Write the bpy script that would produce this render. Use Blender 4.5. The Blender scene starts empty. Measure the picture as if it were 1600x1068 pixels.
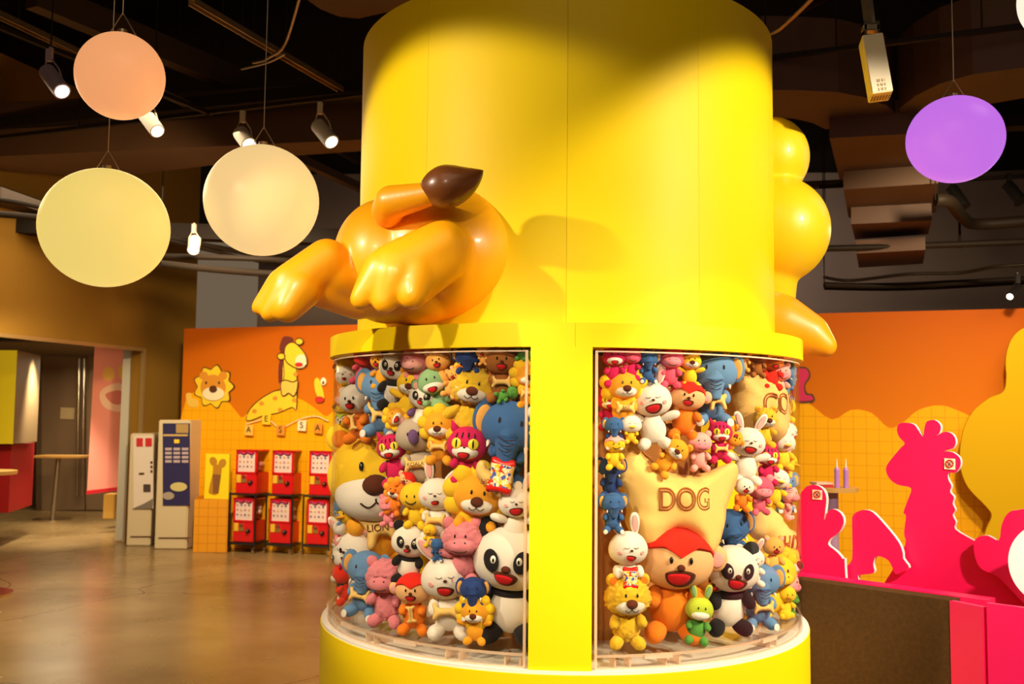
import bpy, bmesh, math, random
from mathutils import Vector, Matrix, noise
from mathutils.geometry import delaunay_2d_cdt
random.seed(7)
SC = bpy.context.scene
COL = SC.collection
PI = math.pi
D = 5.0                                   # distance from the camera to the column's axis
EYE = 1.6
# ------------------------------------------------------------------ camera
F, PITCH, ROLL, YAW = 1541.58, .07364, .00996, -.05258
_s, _c = math.sin(YAW), math.cos(YAW)
_r = Vector((_c, -_s, 0)); _f0 = Vector((_s, _c, 0))
_s2, _c2 = math.sin(PITCH), math.cos(PITCH)
FWD = _f0*_c2 + Vector((0, 0, 1))*_s2
_u = Vector((0, 0, 1))*_c2 - _f0*_s2
_s3, _c3 = math.sin(ROLL), math.cos(ROLL)
RIGHT = _r*_c3 + _u*_s3
UP = _u*_c3 - _r*_s3
CAM = Vector((0, 0, EYE))
cd = bpy.data.cameras.new('camera'); cam = bpy.data.objects.new('camera', cd); COL.objects.link(cam)
M = Matrix.Identity(4)
for i in range(3):
    M[i][0], M[i][1], M[i][2], M[i][3] = RIGHT[i], UP[i], -FWD[i], CAM[i]
cam.matrix_world = M
cd.sensor_width = 36; cd.lens = 36*F/1600; cd.clip_end = 100
cd.dof.use_dof = True; cd.dof.focus_distance = 4.2; cd.dof.aperture_fstop = 3.6
SC.camera = cam
# ------------------------------------------------------------------ world and lights
SC.view_settings.view_transform = 'Standard'
try: SC.view_settings.look = 'None'
except Exception: pass
SC.view_settings.gamma = 1; SC.view_settings.use_curve_mapping = False
SC.view_settings.exposure = 0.0
w = bpy.data.worlds.new('world'); SC.world = w; w.use_nodes = True
w.node_tree.nodes['Background'].inputs[0].default_value = (1, .72, .45, 1)
w.node_tree.nodes['Background'].inputs[1].default_value = .15

def light(name, kind, loc, target, power, color=(1, .85, .62), size=.1, spot=60, blend=.3, size_y=None):
    l = bpy.data.lights.new(name, kind); l.energy = power; l.color = color
    if kind == 'SPOT': l.spot_size = math.radians(spot); l.spot_blend = blend; l.shadow_soft_size = size
    elif kind == 'AREA':
        l.size = size
        if size_y: l.shape = 'RECTANGLE'; l.size_y = size_y
    else: l.shadow_soft_size = size
    o = bpy.data.objects.new(name, l); COL.objects.link(o)
    o.location = loc
    d = Vector(target) - Vector(loc)
    o.rotation_euler = d.to_track_quat('-Z', 'Y').to_euler()
    return o
WARM = (1, .86, .62)
light('spot_light_front_left', 'SPOT', (-3.0, 2.2, 3.45), (-.45, 4.2, 1.95), 430, WARM, .05, 44, .25)
light('spot_light_front_right', 'SPOT', (3.3, 2.3, 3.4), (1.0, 4.5, 1.95), 700, WARM, .05, 46, .3)
light('spot_light_front', 'SPOT', (-.3, -.4, 3.6), (0, 4.0, 1.1), 330, WARM, .06, 34, .6)
light('case_light_left', 'SPOT', (-1.5, .9, 3.3), (-.6, 4.1, 1.15), 330, WARM, .06, 34, .5)
light('case_light_right', 'SPOT', (2.7, 1.6, 3.1), (.75, 4.2, 1.15), 520, WARM, .06, 32, .4)
light('ceiling_wash', 'AREA', (0, 1.5, 4.9), (0, 4.5, 0), 30, (1, .8, .55), 3.0)
# background
light('wall_wash_left', 'SPOT', (-2.9, 8.0, 3.3), (-3.1, 11.8, 1.3), 520, (1, .80, .48), .1, 85, .7)
light('wall_wash_right', 'SPOT', (2.9, 6.2, 3.3), (3.1, 9.6, 1.3), 400, (1, .80, .48), .1, 95, .7)
light('floor_pool', 'SPOT', (-6.4, 11.9, 2.3), (-6.7, 12.3, 0), 300, (1, .85, .6), .1, 75, .8)
light('floor_spot', 'SPOT', (-3.3, 6.6, 3.7), (-3.1, 6.4, 0), 170, (1, .82, .5), .08, 60, .9)
light('floor_spot', 'SPOT', (-4.6, 8.4, 3.2), (-4.6, 8.2, 0), 110, (1, .82, .5), .08, 60, .9)
light('pink_wash', 'SPOT', (2.6, 1.6, 3.4), (2.7, 4.8, 1.0), 800, (1, .9, .75), .1, 60, .8)
light('hall_light', 'AREA', (-6.7, 13.8, 2.28), (-6.7, 13.8, 0), 70, (1, .8, .5), 2.0)
light('left_wall_wash', 'SPOT', (-2.6, 7.0, 3.3), (-5.6, 10.6, 2.8), 150, (1, .74, .42), .1, 80, .8)
light('room_fill', 'AREA', (-4.2, 8.2, 3.75), (-4.2, 8.2, 0), 150, (1, .8, .52), 3.4)  # added overhead fill that lifts the dark left background
light('stand_fill', 'SPOT', (-5.1, 8.6, 2.25), (-6.7, 11.6, 1.6), 130, (1, .85, .55), .1, 60, .8)  # added spot, only there to brighten the front of the yellow stand
light('room_fill', 'AREA', (3.6, 7.6, 3.0), (3.6, 7.6, 0), 45, (1, .8, .52), 1.2)  # smaller added fill for the background right of the column
light('back_wall_wash', 'AREA', (1, 12.6, 4.3), (1, 14.6, 3.0), 75, (1, .85, .7), 5.0, size_y=.4)

# ------------------------------------------------------------------ picking points of the place from the photograph
def ray(px, py):
    dx, dy = px-800, py-534
    return (FWD + RIGHT*(dx/F) - UP*(dy/F))
def P(px, py, depth): return CAM + ray(px, py)*depth
def PZ(px, py, z):
    d = ray(px, py); return CAM + d*((z-EYE)/d.z)
def PP(px, py, A, B):                      # on the vertical plane through A and B
    d = ray(px, py); n = Vector((B.y-A.y, A.x-B.x, 0))
    return CAM + d*((A-CAM).dot(n)/d.dot(n))
def pxm(depth): return F/depth             # pixels per metre

# ------------------------------------------------------------------ materials
MATS = {}
def mat(name, color, rough=.6, metal=0, emit=None, es=1, sheen=0, bump=0, bscale=40, var=0, coat=0, alpha=1, spec=.5):
    if name in MATS: return MATS[name]
    m = bpy.data.materials.new(name); m.use_nodes = True; nt = m.node_tree; b = nt.nodes['Principled BSDF']
    b.inputs['Base Color'].default_value = (*color, 1); b.inputs['Roughness'].default_value = rough
    b.inputs['Metallic'].default_value = metal; b.inputs['Specular IOR Level'].default_value = spec
    if sheen:
        b.inputs['Sheen Weight'].default_value = sheen; b.inputs['Sheen Roughness'].default_value = .5
    if coat: b.inputs['Coat Weight'].default_value = coat; b.inputs['Coat Roughness'].default_value = .15
    if emit: b.inputs['Emission Color'].default_value = (*emit, 1); b.inputs['Emission Strength'].default_value = es
    tc = nt.nodes.new('ShaderNodeTexCoord')
    nz = nt.nodes.new('ShaderNodeTexNoise'); nz.inputs['Scale'].default_value = bscale; nz.inputs['Detail'].default_value = 3
    nt.links.new(tc.outputs['Object'], nz.inputs['Vector'])
    if var:
        mx = nt.nodes.new('ShaderNodeMix'); mx.data_type = 'RGBA'
        mx.inputs[6].default_value = (*[c*(1-var) for c in color], 1); mx.inputs[7].default_value = (*[min(1, c*(1+var)) for c in color], 1)
        n2 = nt.nodes.new('ShaderNodeTexNoise'); n2.inputs['Scale'].default_value = max(1.5, bscale*.2)
        nt.links.new(tc.outputs['Object'], n2.inputs['Vector'])
        nt.links.new(n2.outputs['Fac'], mx.inputs[0]); nt.links.new(mx.outputs[2], b.inputs['Base Color'])
    if bump:
        bp = nt.nodes.new('ShaderNodeBump'); bp.inputs['Strength'].default_value = bump; bp.inputs['Distance'].default_value = .01
        nt.links.new(nz.outputs['Fac'], bp.inputs['Height']); nt.links.new(bp.outputs[0], b.inputs['Normal'])
    MATS[name] = m; return m
def srgb(r, g, b):
    f = lambda v: (v/255/12.92) if v/255 <= .04045 else ((v/255+.055)/1.055)**2.4
    return (f(r), f(g), f(b))
YEL = mat('yellow_paint', (.95, .66, .0015), .5, bump=.02, bscale=12, spec=.22)
YELC = mat('yellow_sculpture', (.93, .39, .003), .40, coat=.12)
YELP = mat('pale_yellow_sculpture', (.95, .64, .01), .40, coat=.12)
BROWN = mat('brown_tuft', (.19, .055, .012), .35, coat=.3)
WHITE = mat('white_board', (.85, .8, .72), .4)
DARK = mat('dark_steel', (.016, .009, .005), .6, var=.4, bscale=6, spec=.15)
DARK2 = mat('dark_duct', (.05, .024, .01), .6, var=.2, bscale=8)
STEEL = mat('galvanised_steel', (.42, .33, .22), .35, .8, var=.2, bscale=20)
CHROME = mat('chrome', (.7, .6, .45), .2, 1)
BLACK = mat('black_paint', (.012, .009, .008), .4)
CEILM = mat('ceiling_black', (.006, .004, .003), .9, spec=.1)
PINK = mat('pink_board', (.95, .002, .095), .5, bump=.02)
MAG2 = mat('magenta_board', (.92, .003, .12), .45)
PALEEDGE = mat('pale_board_edge', (.9, .72, .62), .6)
CARPET = mat('brown_carpet_cover', (.085, .042, .012), .95, bump=.5, bscale=260, var=.3, spec=.1)
def acrylic():
    m = bpy.data.materials.new('clear_acrylic'); m.use_nodes = True; nt = m.node_tree; nt.nodes.clear()
    o = nt.nodes.new('ShaderNodeOutputMaterial'); t = nt.nodes.new('ShaderNodeBsdfTransparent'); g = nt.nodes.new('ShaderNodeBsdfGlossy')
    t.inputs[0].default_value = (.97, .96, .94, 1); g.inputs['Roughness'].default_value = .04
    f = nt.nodes.new('ShaderNodeLayerWeight'); f.inputs[0].default_value = .5
    pw = nt.nodes.new('ShaderNodeMath'); pw.operation = 'POWER'; pw.inputs[1].default_value = 5; nt.links.new(f.outputs['Facing'], pw.inputs[0])
    mu = nt.nodes.new('ShaderNodeMath'); mu.operation = 'MULTIPLY_ADD'; mu.inputs[1].default_value = .4; mu.inputs[2].default_value = .02
    x = nt.nodes.new('ShaderNodeMixShader')
    nt.links.new(pw.outputs[0], mu.inputs[0]); nt.links.new(mu.outputs[0], x.inputs[0]); nt.links.new(t.outputs[0], x.inputs[1]); nt.links.new(g.outputs[0], x.inputs[2]); nt.links.new(x.outputs[0], o.inputs[0])
    return m
ACR = acrylic()
def frosted():
    m = bpy.data.materials.new('acrylic_cut_edge'); m.use_nodes = True; nt = m.node_tree; nt.nodes.clear()
    o = nt.nodes.new('ShaderNodeOutputMaterial'); t = nt.nodes.new('ShaderNodeBsdfTransparent'); g = nt.nodes.new('ShaderNodeBsdfPrincipled')
    g.inputs['Base Color'].default_value = (1, .72, .5, 1); g.inputs['Roughness'].default_value = .2
    x = nt.nodes.new('ShaderNodeMixShader'); x.inputs[0].default_value = .55
    nt.links.new(t.outputs[0], x.inputs[1]); nt.links.new(g.outputs[0], x.inputs[2]); nt.links.new(x.outputs[0], o.inputs[0])
    return m
ACE = frosted()

# ------------------------------------------------------------------ object helpers
def link(o, parent=None):
    COL.objects.link(o)
    if parent: o.parent = parent
    return o
def tag(o, label=None, cat=None, group=None, kind=None):
    if label: o['label'] = label
    if cat: o['category'] = cat
    if group: o['group'] = group
    if kind: o['kind'] = kind
    return o
def thing(name, loc, label, cat, group=None, rz=0):
    o = bpy.data.objects.new(name, None); o.empty_display_size = .1; link(o); o.location = loc; o.rotation_euler.z = rz
    return tag(o, label, cat, group, 'thing')
def smooth(me, ang=None):
    for p in me.polygons: p.use_smooth = True
    if ang is not None:
        try: me.set_sharp_from_angle(angle=math.radians(ang))
        except Exception: pass
def obj(name, bm, m, parent=None, sm=None, world=True):
    me = bpy.data.meshes.new(name); bm.to_mesh(me); bm.free(); me.materials.append(m)
    if sm is not None: smooth(me, sm)
    o = bpy.data.objects.new(name, me); link(o, parent)
    if parent and world: o.matrix_basis = Matrix.Rotation(-parent.rotation_euler.z, 4, 'Z') @ Matrix.Translation(-Vector(parent.location))
    return o
def B(): return bmesh.new()
def box(bm, c, s, rot=None, bev=0):
    r = bmesh.ops.create_cube(bm, size=1)
    M_ = Matrix.Translation(c) @ (rot.to_4x4() if rot else Matrix.Identity(4)) @ Matrix.Diagonal((*s, 1))
    bmesh.ops.transform(bm, matrix=M_, verts=r['verts'])
    if bev:
        es = {e for v in r['verts'] for e in v.link_edges}
        bmesh.ops.bevel(bm, geom=list(es), offset=bev, segments=2, affect='EDGES')
    return bm
def cyl(bm, a, b, r, r2=None, n=16, caps=True):
    a, b = Vector(a), Vector(b); d = b-a
    q = bmesh.ops.create_cone(bm, cap_ends=caps, segments=n, radius1=r, radius2=r if r2 is None else r2, depth=d.length)
    bmesh.ops.transform(bm, matrix=Matrix.Translation((a+b)/2) @ d.to_track_quat('Z', 'Y').to_matrix().to_4x4(), verts=q['verts'])
    return bm
def tube(bm, pts, rs, n=10, flat=1):
    pts = [Vector(p) for p in pts]; rings = []
    if not hasattr(rs, '__len__'): rs = [rs]*len(pts)
    for i, p in enumerate(pts):
        t = (pts[min(i+1, len(pts)-1)] - pts[max(i-1, 0)]).normalized()
        a = t.cross(Vector((0, 0, 1)) if abs(t.z) < .95 else Vector((1, 0, 0))).normalized(); b = t.cross(a)
        rings.append([bm.verts.new(p + (a*math.cos(k*2*PI/n) + b*math.sin(k*2*PI/n)*flat)*rs[i]) for k in range(n)])
    for i in range(len(rings)-1):
        for k in range(n): bm.faces.new((rings[i][k], rings[i][(k+1) % n], rings[i+1][(k+1) % n], rings[i+1][k]))
    bm.faces.new(rings[0][::-1]); bm.faces.new(rings[-1])
    bmesh.ops.recalc_face_normals(bm, faces=bm.faces)
    return bm
def arcbox(bm, cx, cy, r0, r1, z0, z1, t0, t1, n=None):
    """curved slab: angle 0 faces the camera (-Y), positive to the right"""
    n = n or max(2, int(abs(t1-t0)/math.radians(3)))
    full = abs(t1-t0) > 2*PI-1e-4
    pr = []
    for i in range(n if full else n+1):
        t = t0+(t1-t0)*i/n; s, c = math.sin(t), -math.cos(t)
        pr.append([bm.verts.new((cx+r*s, cy+r*c, z)) for r, z in ((r0, z0), (r1, z0), (r1, z1), (r0, z1))])
    N = len(pr)
    for i in range(N if full else N-1):
        a, b = pr[i], pr[(i+1) % N]
        for k in range(4):
            bm.faces.new((a[k], a[(k+1) % 4], b[(k+1) % 4], b[k]))
    if not full: bm.faces.new(pr[0]); bm.faces.new(pr[-1][::-1])
    bmesh.ops.recalc_face_normals(bm, faces=bm.faces)
    return bm
def spline(pts, k=6, closed=True):
    out = []; n = len(pts)
    for i in range(n if closed else n-1):
        g = lambda j: Vector(pts[j % n]) if closed else Vector(pts[min(max(j, 0), n-1)])
        p0, p1, p2, p3 = g(i-1), g(i), g(i+1), g(i+2)
        for s in range(k):
            t = s/k
            out.append(.5*((2*p1)+(-p0+p2)*t+(2*p0-5*p1+4*p2-p3)*t*t+(-p0+3*p1-3*p2+p3)*t**3))
    if not closed: out.append(Vector(pts[-1]))
    return out
def plate(name, pts, A, Bp, thick, m, parent=None, k=5, edge=None, off=0):
    """a flat board cut to an outline, standing in the vertical plane A-B"""
    n = Vector((Bp.y-A.y, A.x-Bp.x, 0)).normalized()
    if n.dot(CAM-A) < 0: n = -n
    q = spline([(x, y, 0) for x, y in pts], k) if k > 1 else [Vector((x, y, 0)) for x, y in pts]
    w_ = [PP(p.x, p.y, A, Bp)+n*off for p in q]
    bm = B()
    f = [bm.verts.new(p+n*thick*.5) for p in w_]; b = [bm.verts.new(p-n*thick*.5) for p in w_]
    N = len(f)
    bm.faces.new(f); bm.faces.new(b[::-1])
    for i in range(N):
        fa = bm.faces.new((f[i], b[i], b[(i+1) % N], f[(i+1) % N])); fa.material_index = 1 if edge else 0
    bmesh.ops.recalc_face_normals(bm, faces=bm.faces)
    bmesh.ops.triangulate(bm, faces=[x for x in bm.faces if len(x.verts) > 4])
    o = obj(name, bm, m, parent)
    if edge: o.data.materials.append(edge)
    return o
def text(name, body, size, M_, m, parent=None, extrude=.0015, outline=0, hfun=None, sub=0, sx=1):
    c = bpy.data.curves.new('t', 'FONT'); c.body = body; c.size = size; c.align_x = 'CENTER'; c.align_y = 'CENTER'
    if outline: c.fill_mode = 'NONE'; c.bevel_depth = outline; c.bevel_resolution = 1
    else: c.extrude = extrude
    t = bpy.data.objects.new('t', c); COL.objects.link(t)
    bpy.context.view_layer.update()
    me = bpy.data.meshes.new_from_object(t.evaluated_get(bpy.context.evaluated_depsgraph_get()))
    bpy.data.objects.remove(t)
    me.materials.clear(); me.materials.append(m)
    for v in me.vertices: v.co.x *= sx
    if hfun:
        for v in me.vertices: v.co.z += hfun(v.co.x, v.co.y)
    o = bpy.data.objects.new(name, me); link(o, parent); o.matrix_basis = M_
    return o

# ------------------------------------------------------------------ the room
CX, CY = 0.0, D
A_OW, B_OW = P(288, 648, 12.1), P(1600, 655, 9.0)          # orange wall
A_LW, B_LW = P(0, 640, 9.93), P(222, 642, 12.07)           # left wall with the opening
def flat(v): return Vector((v.x, v.y, 0))
A_OW, B_OW, A_LW, B_LW = map(flat, (A_OW, B_OW, A_LW, B_LW))
def floor_mat():
    m = bpy.data.materials.new('polished_concrete'); m.use_nodes = True; nt = m.node_tree; b = nt.nodes['Principled BSDF']
    tc = nt.nodes.new('ShaderNodeTexCoord'); n1 = nt.nodes.new('ShaderNodeTexNoise'); n1.inputs['Scale'].default_value = .9; n1.inputs['Detail'].default_value = 8
    n2 = nt.nodes.new('ShaderNodeTexNoise'); n2.inputs['Scale'].default_value = 3; n2.inputs['Detail'].default_value = 4
    cr = nt.nodes.new('ShaderNodeValToRGB')
    cr.color_ramp.elements[0].position = .32; cr.color_ramp.elements[0].color = (.22, .135, .05, 1)
    cr.color_ramp.elements[1].position = .7; cr.color_ramp.elements[1].color = (.40, .27, .12, 1)
    rr = nt.nodes.new('ShaderNodeMapRange'); rr.inputs[3].default_value = .21; rr.inputs[4].default_value = .31
    nt.links.new(tc.outputs['Object'], n1.inputs['Vector']); nt.links.new(tc.outputs['Object'], n2.inputs['Vector'])
    nt.links.new(n1.outputs['Fac'], cr.inputs[0])
    vo = nt.nodes.new('ShaderNodeTexVoronoi'); vo.feature = 'DISTANCE_TO_EDGE'; vo.inputs['Scale'].default_value = .42
    wn = nt.nodes.new('ShaderNodeVectorMath'); wn.operation = 'MULTIPLY_ADD'; wn.inputs[1].default_value = (.5, .5, .5); nt.links.new(n1.outputs['Color'], wn.inputs[0]); nt.links.new(tc.outputs['Object'], wn.inputs[2]); nt.links.new(wn.outputs[0], vo.inputs['Vector'])
    lt_ = nt.nodes.new('ShaderNodeMath'); lt_.operation = 'LESS_THAN'; lt_.inputs[1].default_value = .0022; nt.links.new(vo.outputs['Distance'], lt_.inputs[0])
    ck = nt.nodes.new('ShaderNodeMix'); ck.data_type = 'RGBA'; ck.inputs[7].default_value = (.07, .04, .02, 1); nt.links.new(lt_.outputs[0], ck.inputs[0]); nt.links.new(cr.outputs[0], ck.inputs[6]); nt.links.new(ck.outputs[2], b.inputs['Base Color'])
    nt.links.new(n2.outputs['Fac'], rr.inputs[0]); nt.links.new(rr.outputs[0], b.inputs['Roughness'])
    bp = nt.nodes.new('ShaderNodeBump'); bp.inputs['Strength'].default_value = .03; bp.inputs['Distance'].default_value = .02
    nt.links.new(n1.outputs['Fac'], bp.inputs['Height']); nt.links.new(bp.outputs[0], b.inputs['Normal'])
    return m
tag(obj('floor', box(B(), (0, 8, -.05), (24, 24, .1)), floor_mat()), kind='structure')
tag(obj('ceiling', box(B(), (0, 8, 5.25), (24, 24, .1)), CEILM), kind='structure')
GREYW = mat('grey_plaster', (.20, .14, .11), .8, bump=.05)
BROWNW = mat('brown_plaster', (.27, .135, .018), .85, bump=.05, spec=.1)
tag(obj('wall_back', box(B(), (3.9, 14.6, 2.6), (17, .15, 5.2)), GREYW), kind='structure')
# left wall: lintel over the opening, plus the pier next to the orange wall
dL = (B_LW-A_LW).normalized()
def wall_seg(bm, a, b, z0, z1, t=.18):
    c = (a+b)/2; c.z = (z0+z1)/2; d = b-a
    box(bm, c, (d.length, t, z1-z0), Matrix.Rotation(math.atan2(d.y, d.x), 3, 'Z'))
nL = Vector((-dL.y, dL.x, 0))
bm = B(); S_ = A_LW-dL*8; E_ = B_LW+dL*1.05
wall_seg(bm, S_+nL*.09, B_LW+nL*.09, 2.36, 5.2)
wall_seg(bm, B_LW+nL*.09, E_+nL*.09, 0, 5.2)
tag(obj('wall_left', bm, BROWNW), kind='structure')
bm = B(); wall_seg(bm, S_, B_LW, 2.33, 2.37, .05); wall_seg(bm, B_LW-dL*.03, B_LW, 0, 2.36, .06)
tag(obj('trim_1', bm, mat('bronze_trim', (.45, .28, .1), .4, .5)), kind='structure')
# orange printed wall
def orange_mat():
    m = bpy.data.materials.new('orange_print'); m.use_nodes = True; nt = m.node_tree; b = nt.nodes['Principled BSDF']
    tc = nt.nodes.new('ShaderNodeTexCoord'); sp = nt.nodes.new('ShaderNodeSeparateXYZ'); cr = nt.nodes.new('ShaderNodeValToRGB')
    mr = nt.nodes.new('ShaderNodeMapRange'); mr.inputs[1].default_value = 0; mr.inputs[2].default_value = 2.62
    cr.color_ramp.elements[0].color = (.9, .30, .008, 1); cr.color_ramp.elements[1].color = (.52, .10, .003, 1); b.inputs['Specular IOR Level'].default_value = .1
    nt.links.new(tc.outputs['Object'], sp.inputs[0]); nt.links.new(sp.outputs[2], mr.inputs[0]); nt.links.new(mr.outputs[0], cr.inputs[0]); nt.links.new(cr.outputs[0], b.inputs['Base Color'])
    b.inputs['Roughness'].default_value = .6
    return m
def tile_mat(name, col, line, d, size=.115):
    """flat print of a small square grid, laid out along the board's own direction"""
    m = bpy.data.materials.new(name); m.use_nodes = True; nt = m.node_tree; b = nt.nodes['Principled BSDF']
    tc = nt.nodes.new('ShaderNodeTexCoord'); mp = nt.nodes.new('ShaderNodeMapping'); mp.inputs['Rotation'].default_value = (0, 0, -math.atan2(d.y, d.x))
    nt.links.new(tc.outputs['Object'], mp.inputs[0]); sp = nt.nodes.new('ShaderNodeSeparateXYZ'); nt.links.new(mp.outputs[0], sp.inputs[0])
    fs = []
    for k in (0, 2):
        a = nt.nodes.new('ShaderNodeMath'); a.operation = 'DIVIDE'; a.inputs[1].default_value = size; nt.links.new(sp.outputs[k], a.inputs[0])
        f = nt.nodes.new('ShaderNodeMath'); f.operation = 'FRACT'; nt.links.new(a.outputs[0], f.inputs[0])
        g = nt.nodes.new('ShaderNodeMath'); g.operation = 'LESS_THAN'; g.inputs[1].default_value = .055; nt.links.new(f.outputs[0], g.inputs[0]); fs.append(g)
    mx = nt.nodes.new('ShaderNodeMath'); mx.operation = 'MAXIMUM'; nt.links.new(fs[0].outputs[0], mx.inputs[0]); nt.links.new(fs[1].outputs[0], mx.inputs[1])
    c = nt.nodes.new('ShaderNodeMix'); c.data_type = 'RGBA'; c.inputs[6].default_value = (*col, 1); c.inputs[7].default_value = (*line, 1)
    nt.links.new(mx.outputs[0], c.inputs[0]); nt.links.new(c.outputs[2], b.inputs['Base Color']); b.inputs['Roughness'].default_value = .55; b.inputs['Specular IOR Level'].default_value = .1
    return m
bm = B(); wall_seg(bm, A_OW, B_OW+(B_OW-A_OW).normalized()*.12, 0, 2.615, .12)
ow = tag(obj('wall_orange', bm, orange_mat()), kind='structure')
dO = (B_OW-A_OW).normalized(); nO = Vector((dO.y, -dO.x, 0))
if nO.dot(CAM-A_OW) < 0: nO = -nO
TILE = tile_mat('yellow_grid_print', (.92, .43, .006), (.74, .30, .004), dO)
def deco(name, pts, m, off, parent=None, k=5, th=.008, plane=None):
    return plate(name, pts, *(plane or (A_OW, B_OW)), th, m, parent, k, off=.065+off)
deco('printed_tile_field', [(292, 852), (292, 640), (318, 612), (340, 604), (372, 640), (384, 652), (398, 640), (430, 628), (470, 622), (500, 640), (515, 650), (530, 640), (570, 632), (600, 650), (640, 630), (700, 650),
      (800, 630), (900, 650), (1000, 630), (1100, 650), (1190, 640), (1225, 610), (1262, 628), (1300, 655), (1330, 640), (1362, 645), (1388, 668), (1410, 660), (1435, 640), (1470, 633), (1505, 645), (1530, 655), (1560, 640), (1597, 640), (1597, 905), (1200, 890), (700, 868)], TILE, .004, ow, 3)
# hall behind the opening
bm = B(); box(bm, (-6.8, 16.4, 1.3), (6.4, .12, 2.6)); box(bm, (-10.0, 13, 1.3), (.12, 7, 2.6))
tag(obj('wall_hall', bm, mat('hall_wall', (.17, .11, .06), .7)), kind='structure')
bm = B(); hp = [S_+dL*2.5+nL*.2, E_+nL*.2, Vector((-4.7, 16.5, 0)), Vector((-11.5, 16.5, 0))]
lo = [bm.verts.new((p.x, p.y, 2.47)) for p in hp]; hi = [bm.verts.new((p.x, p.y, 2.53)) for p in hp]
bm.faces.new(lo[::-1]); bm.faces.new(hi)
for i in range(4): bm.faces.new((lo[i], lo[(i+1) % 4], hi[(i+1) % 4], hi[i]))
bmesh.ops.recalc_face_normals(bm, faces=bm.faces)
tag(obj('ceiling_hall', bm, mat('hall_ceiling', (.12, .08, .04), .8)), kind='structure')

# ------------------------------------------------------------------ glass door in the hall
AD, BD = flat(P(40, 640, 15.9)), flat(P(215, 642, 15.9))
t = thing('glass_double_door', flat(PP(105, 790, AD, BD)), 'grey glass double door with two long vertical pull handles, behind the doorway', 'door')
GLD = mat('dark_glass', (.22, .14, .08), .12, spec=.8)
deco_d = lambda n, pts, m, off, par=None, k=1, th=.03: plate(n, pts, AD, BD, th, m, par, k, off=off)
deco_d('glass_leaf', [(66, 545), (133, 548), (133, 796), (66, 797)], GLD, 0, t)
deco_d('glass_leaf', [(135, 548), (206, 551), (206, 797), (135, 796)], GLD, 0, t)
deco_d('door_frame', [(58, 543), (66, 543), (66, 797), (58, 797)], mat('bronze_frame', (.10, .06, .03), .4), .02, t)
for x in (129.5, 137.5):
    obj('pull_handle', tube(B(), [PP(x, 560, AD, BD)-Vector((0, .12, 0)), PP(x-3.5, 773, AD, BD)-Vector((0, .12, 0))], .022), CHROME, t, 60)
deco_d('notice_sheet', [(96, 636), (118, 637), (117, 655), (95, 654)], mat('aged_paper', (.5, .36, .18), .7), .03, t, th=.004)
# white wing wall next to the opening
AW, BW = flat(P(180, 640, 12.15)), flat(P(222, 640, 12.25))
tw = plate('white_partition_board', [(193, 546), (219, 548), (206, 842), (180, 843)], AW, BW, .05, mat('cream_board', (.44, .39, .30), .6), None, 1)
tag(tw, 'tall plain cream board standing inside the doorway beside the pink banner', 'board', kind='thing')
# banner
AB, BB = flat(P(136, 640, 12.9)), flat(P(195, 640, 12.9))
t = thing('hanging_banner', flat(PP(165, 765, AB, BB)), 'translucent pink banner with yellow eye ovals hanging in the doorway', 'banner')
pb = lambda n, pts, m, off, k=4, th=.004: plate(n, pts, AB, BB, th, m, t, k, off=off)
pb('cloth', [(148, 540), (193, 544), (187, 764), (136, 770)], mat('pink_banner_cloth', (.78, .27, .20), .8), 0, 1)
pb('bottom_bar', [(136, 766), (187, 760), (187, 766), (136, 772)], mat('red_bar', (.5, .01, .02), .5), .01, 1, .03)
for cx_, cy_ in ((170, 584), (189, 580)):
    pb('eye_print', [(cx_-9 + 9+9*math.cos(a)*(1 if cx_ < 180 else .45)-0, cy_+11*math.sin(a)) for a in [k*PI/4 for k in range(8)]], mat('print_gold', (.75, .42, .08), .7), .004)
pb('muzzle_print', [(156, 615), (166, 604), (190, 600), (190, 640), (172, 640), (160, 632)], mat('print_cream', (.8, .5, .34), .7), .004)
pb('mouth_print', [(165, 617), (176, 611), (190, 611), (190, 630), (176, 630)], mat('print_rose', (.6, .16, .12), .7), .008)
tag(obj('beige_carton', box(B(), P(175, 790, 13.6), (.16, .2, .34), None, .01), mat('mustard_card', (.62, .36, .06), .6)), 'small mustard box on the floor below the banner', 'box', kind='thing')
# yellow block with red base at the far left
AS, BS = flat(P(0, 640, 11.6)), flat(P(30, 640, 11.6))
t = thing('yellow_display_stand', PZ(10, 800, 0), 'yellow and beige display stand on a red plinth at the doorway', 'stand')
def blockpx(name, x0, x1, x2, ytop, ybot, d0, m1, m2, parent, depthback=.8, bt=0):
    """box seen from its right corner: front x0..x1, side x1..x2"""
    a, b = P(x0, ytop, d0), P(x1, ytop, d0); z0 = P(x1, ybot, d0).z; z1 = b.z
    d = ray(x2, ytop); c = CAM+d*(d0+depthback)
    p = [Vector((a.x, a.y, 0)), Vector((b.x, b.y, 0)), Vector((c.x, c.y, 0))]; p.append(p[0]+p[2]-p[1])
    bm = B(); lo = [bm.verts.new((q.x, q.y, z0)) for q in p]; hi = [bm.verts.new((q.x, q.y, z1)) for q in p]
    fs = [bm.faces.new(lo[::-1]), bm.faces.new(hi)] + [bm.faces.new((lo[i], lo[(i+1) % 4], hi[(i+1) % 4], hi[i])) for i in range(4)]
    bmesh.ops.recalc_face_normals(bm, faces=bm.faces)
    fs[3].material_index = 1 if m2 else 0
    if bt: bmesh.ops.bevel(bm, geom=list(bm.edges), offset=bt, segments=2, affect='EDGES')
    o = obj(name, bm, m1, parent)
    if m2: o.data.materials.append(m2)
    return o, p, z0, z1
YB = mat('bright_yellow_panel', (.95, .72, .01), .5); BEI = mat('beige_side', (.30, .20, .09), .6); REDP = mat('red_plinth', (.42, .008, .008), .5)
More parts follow.
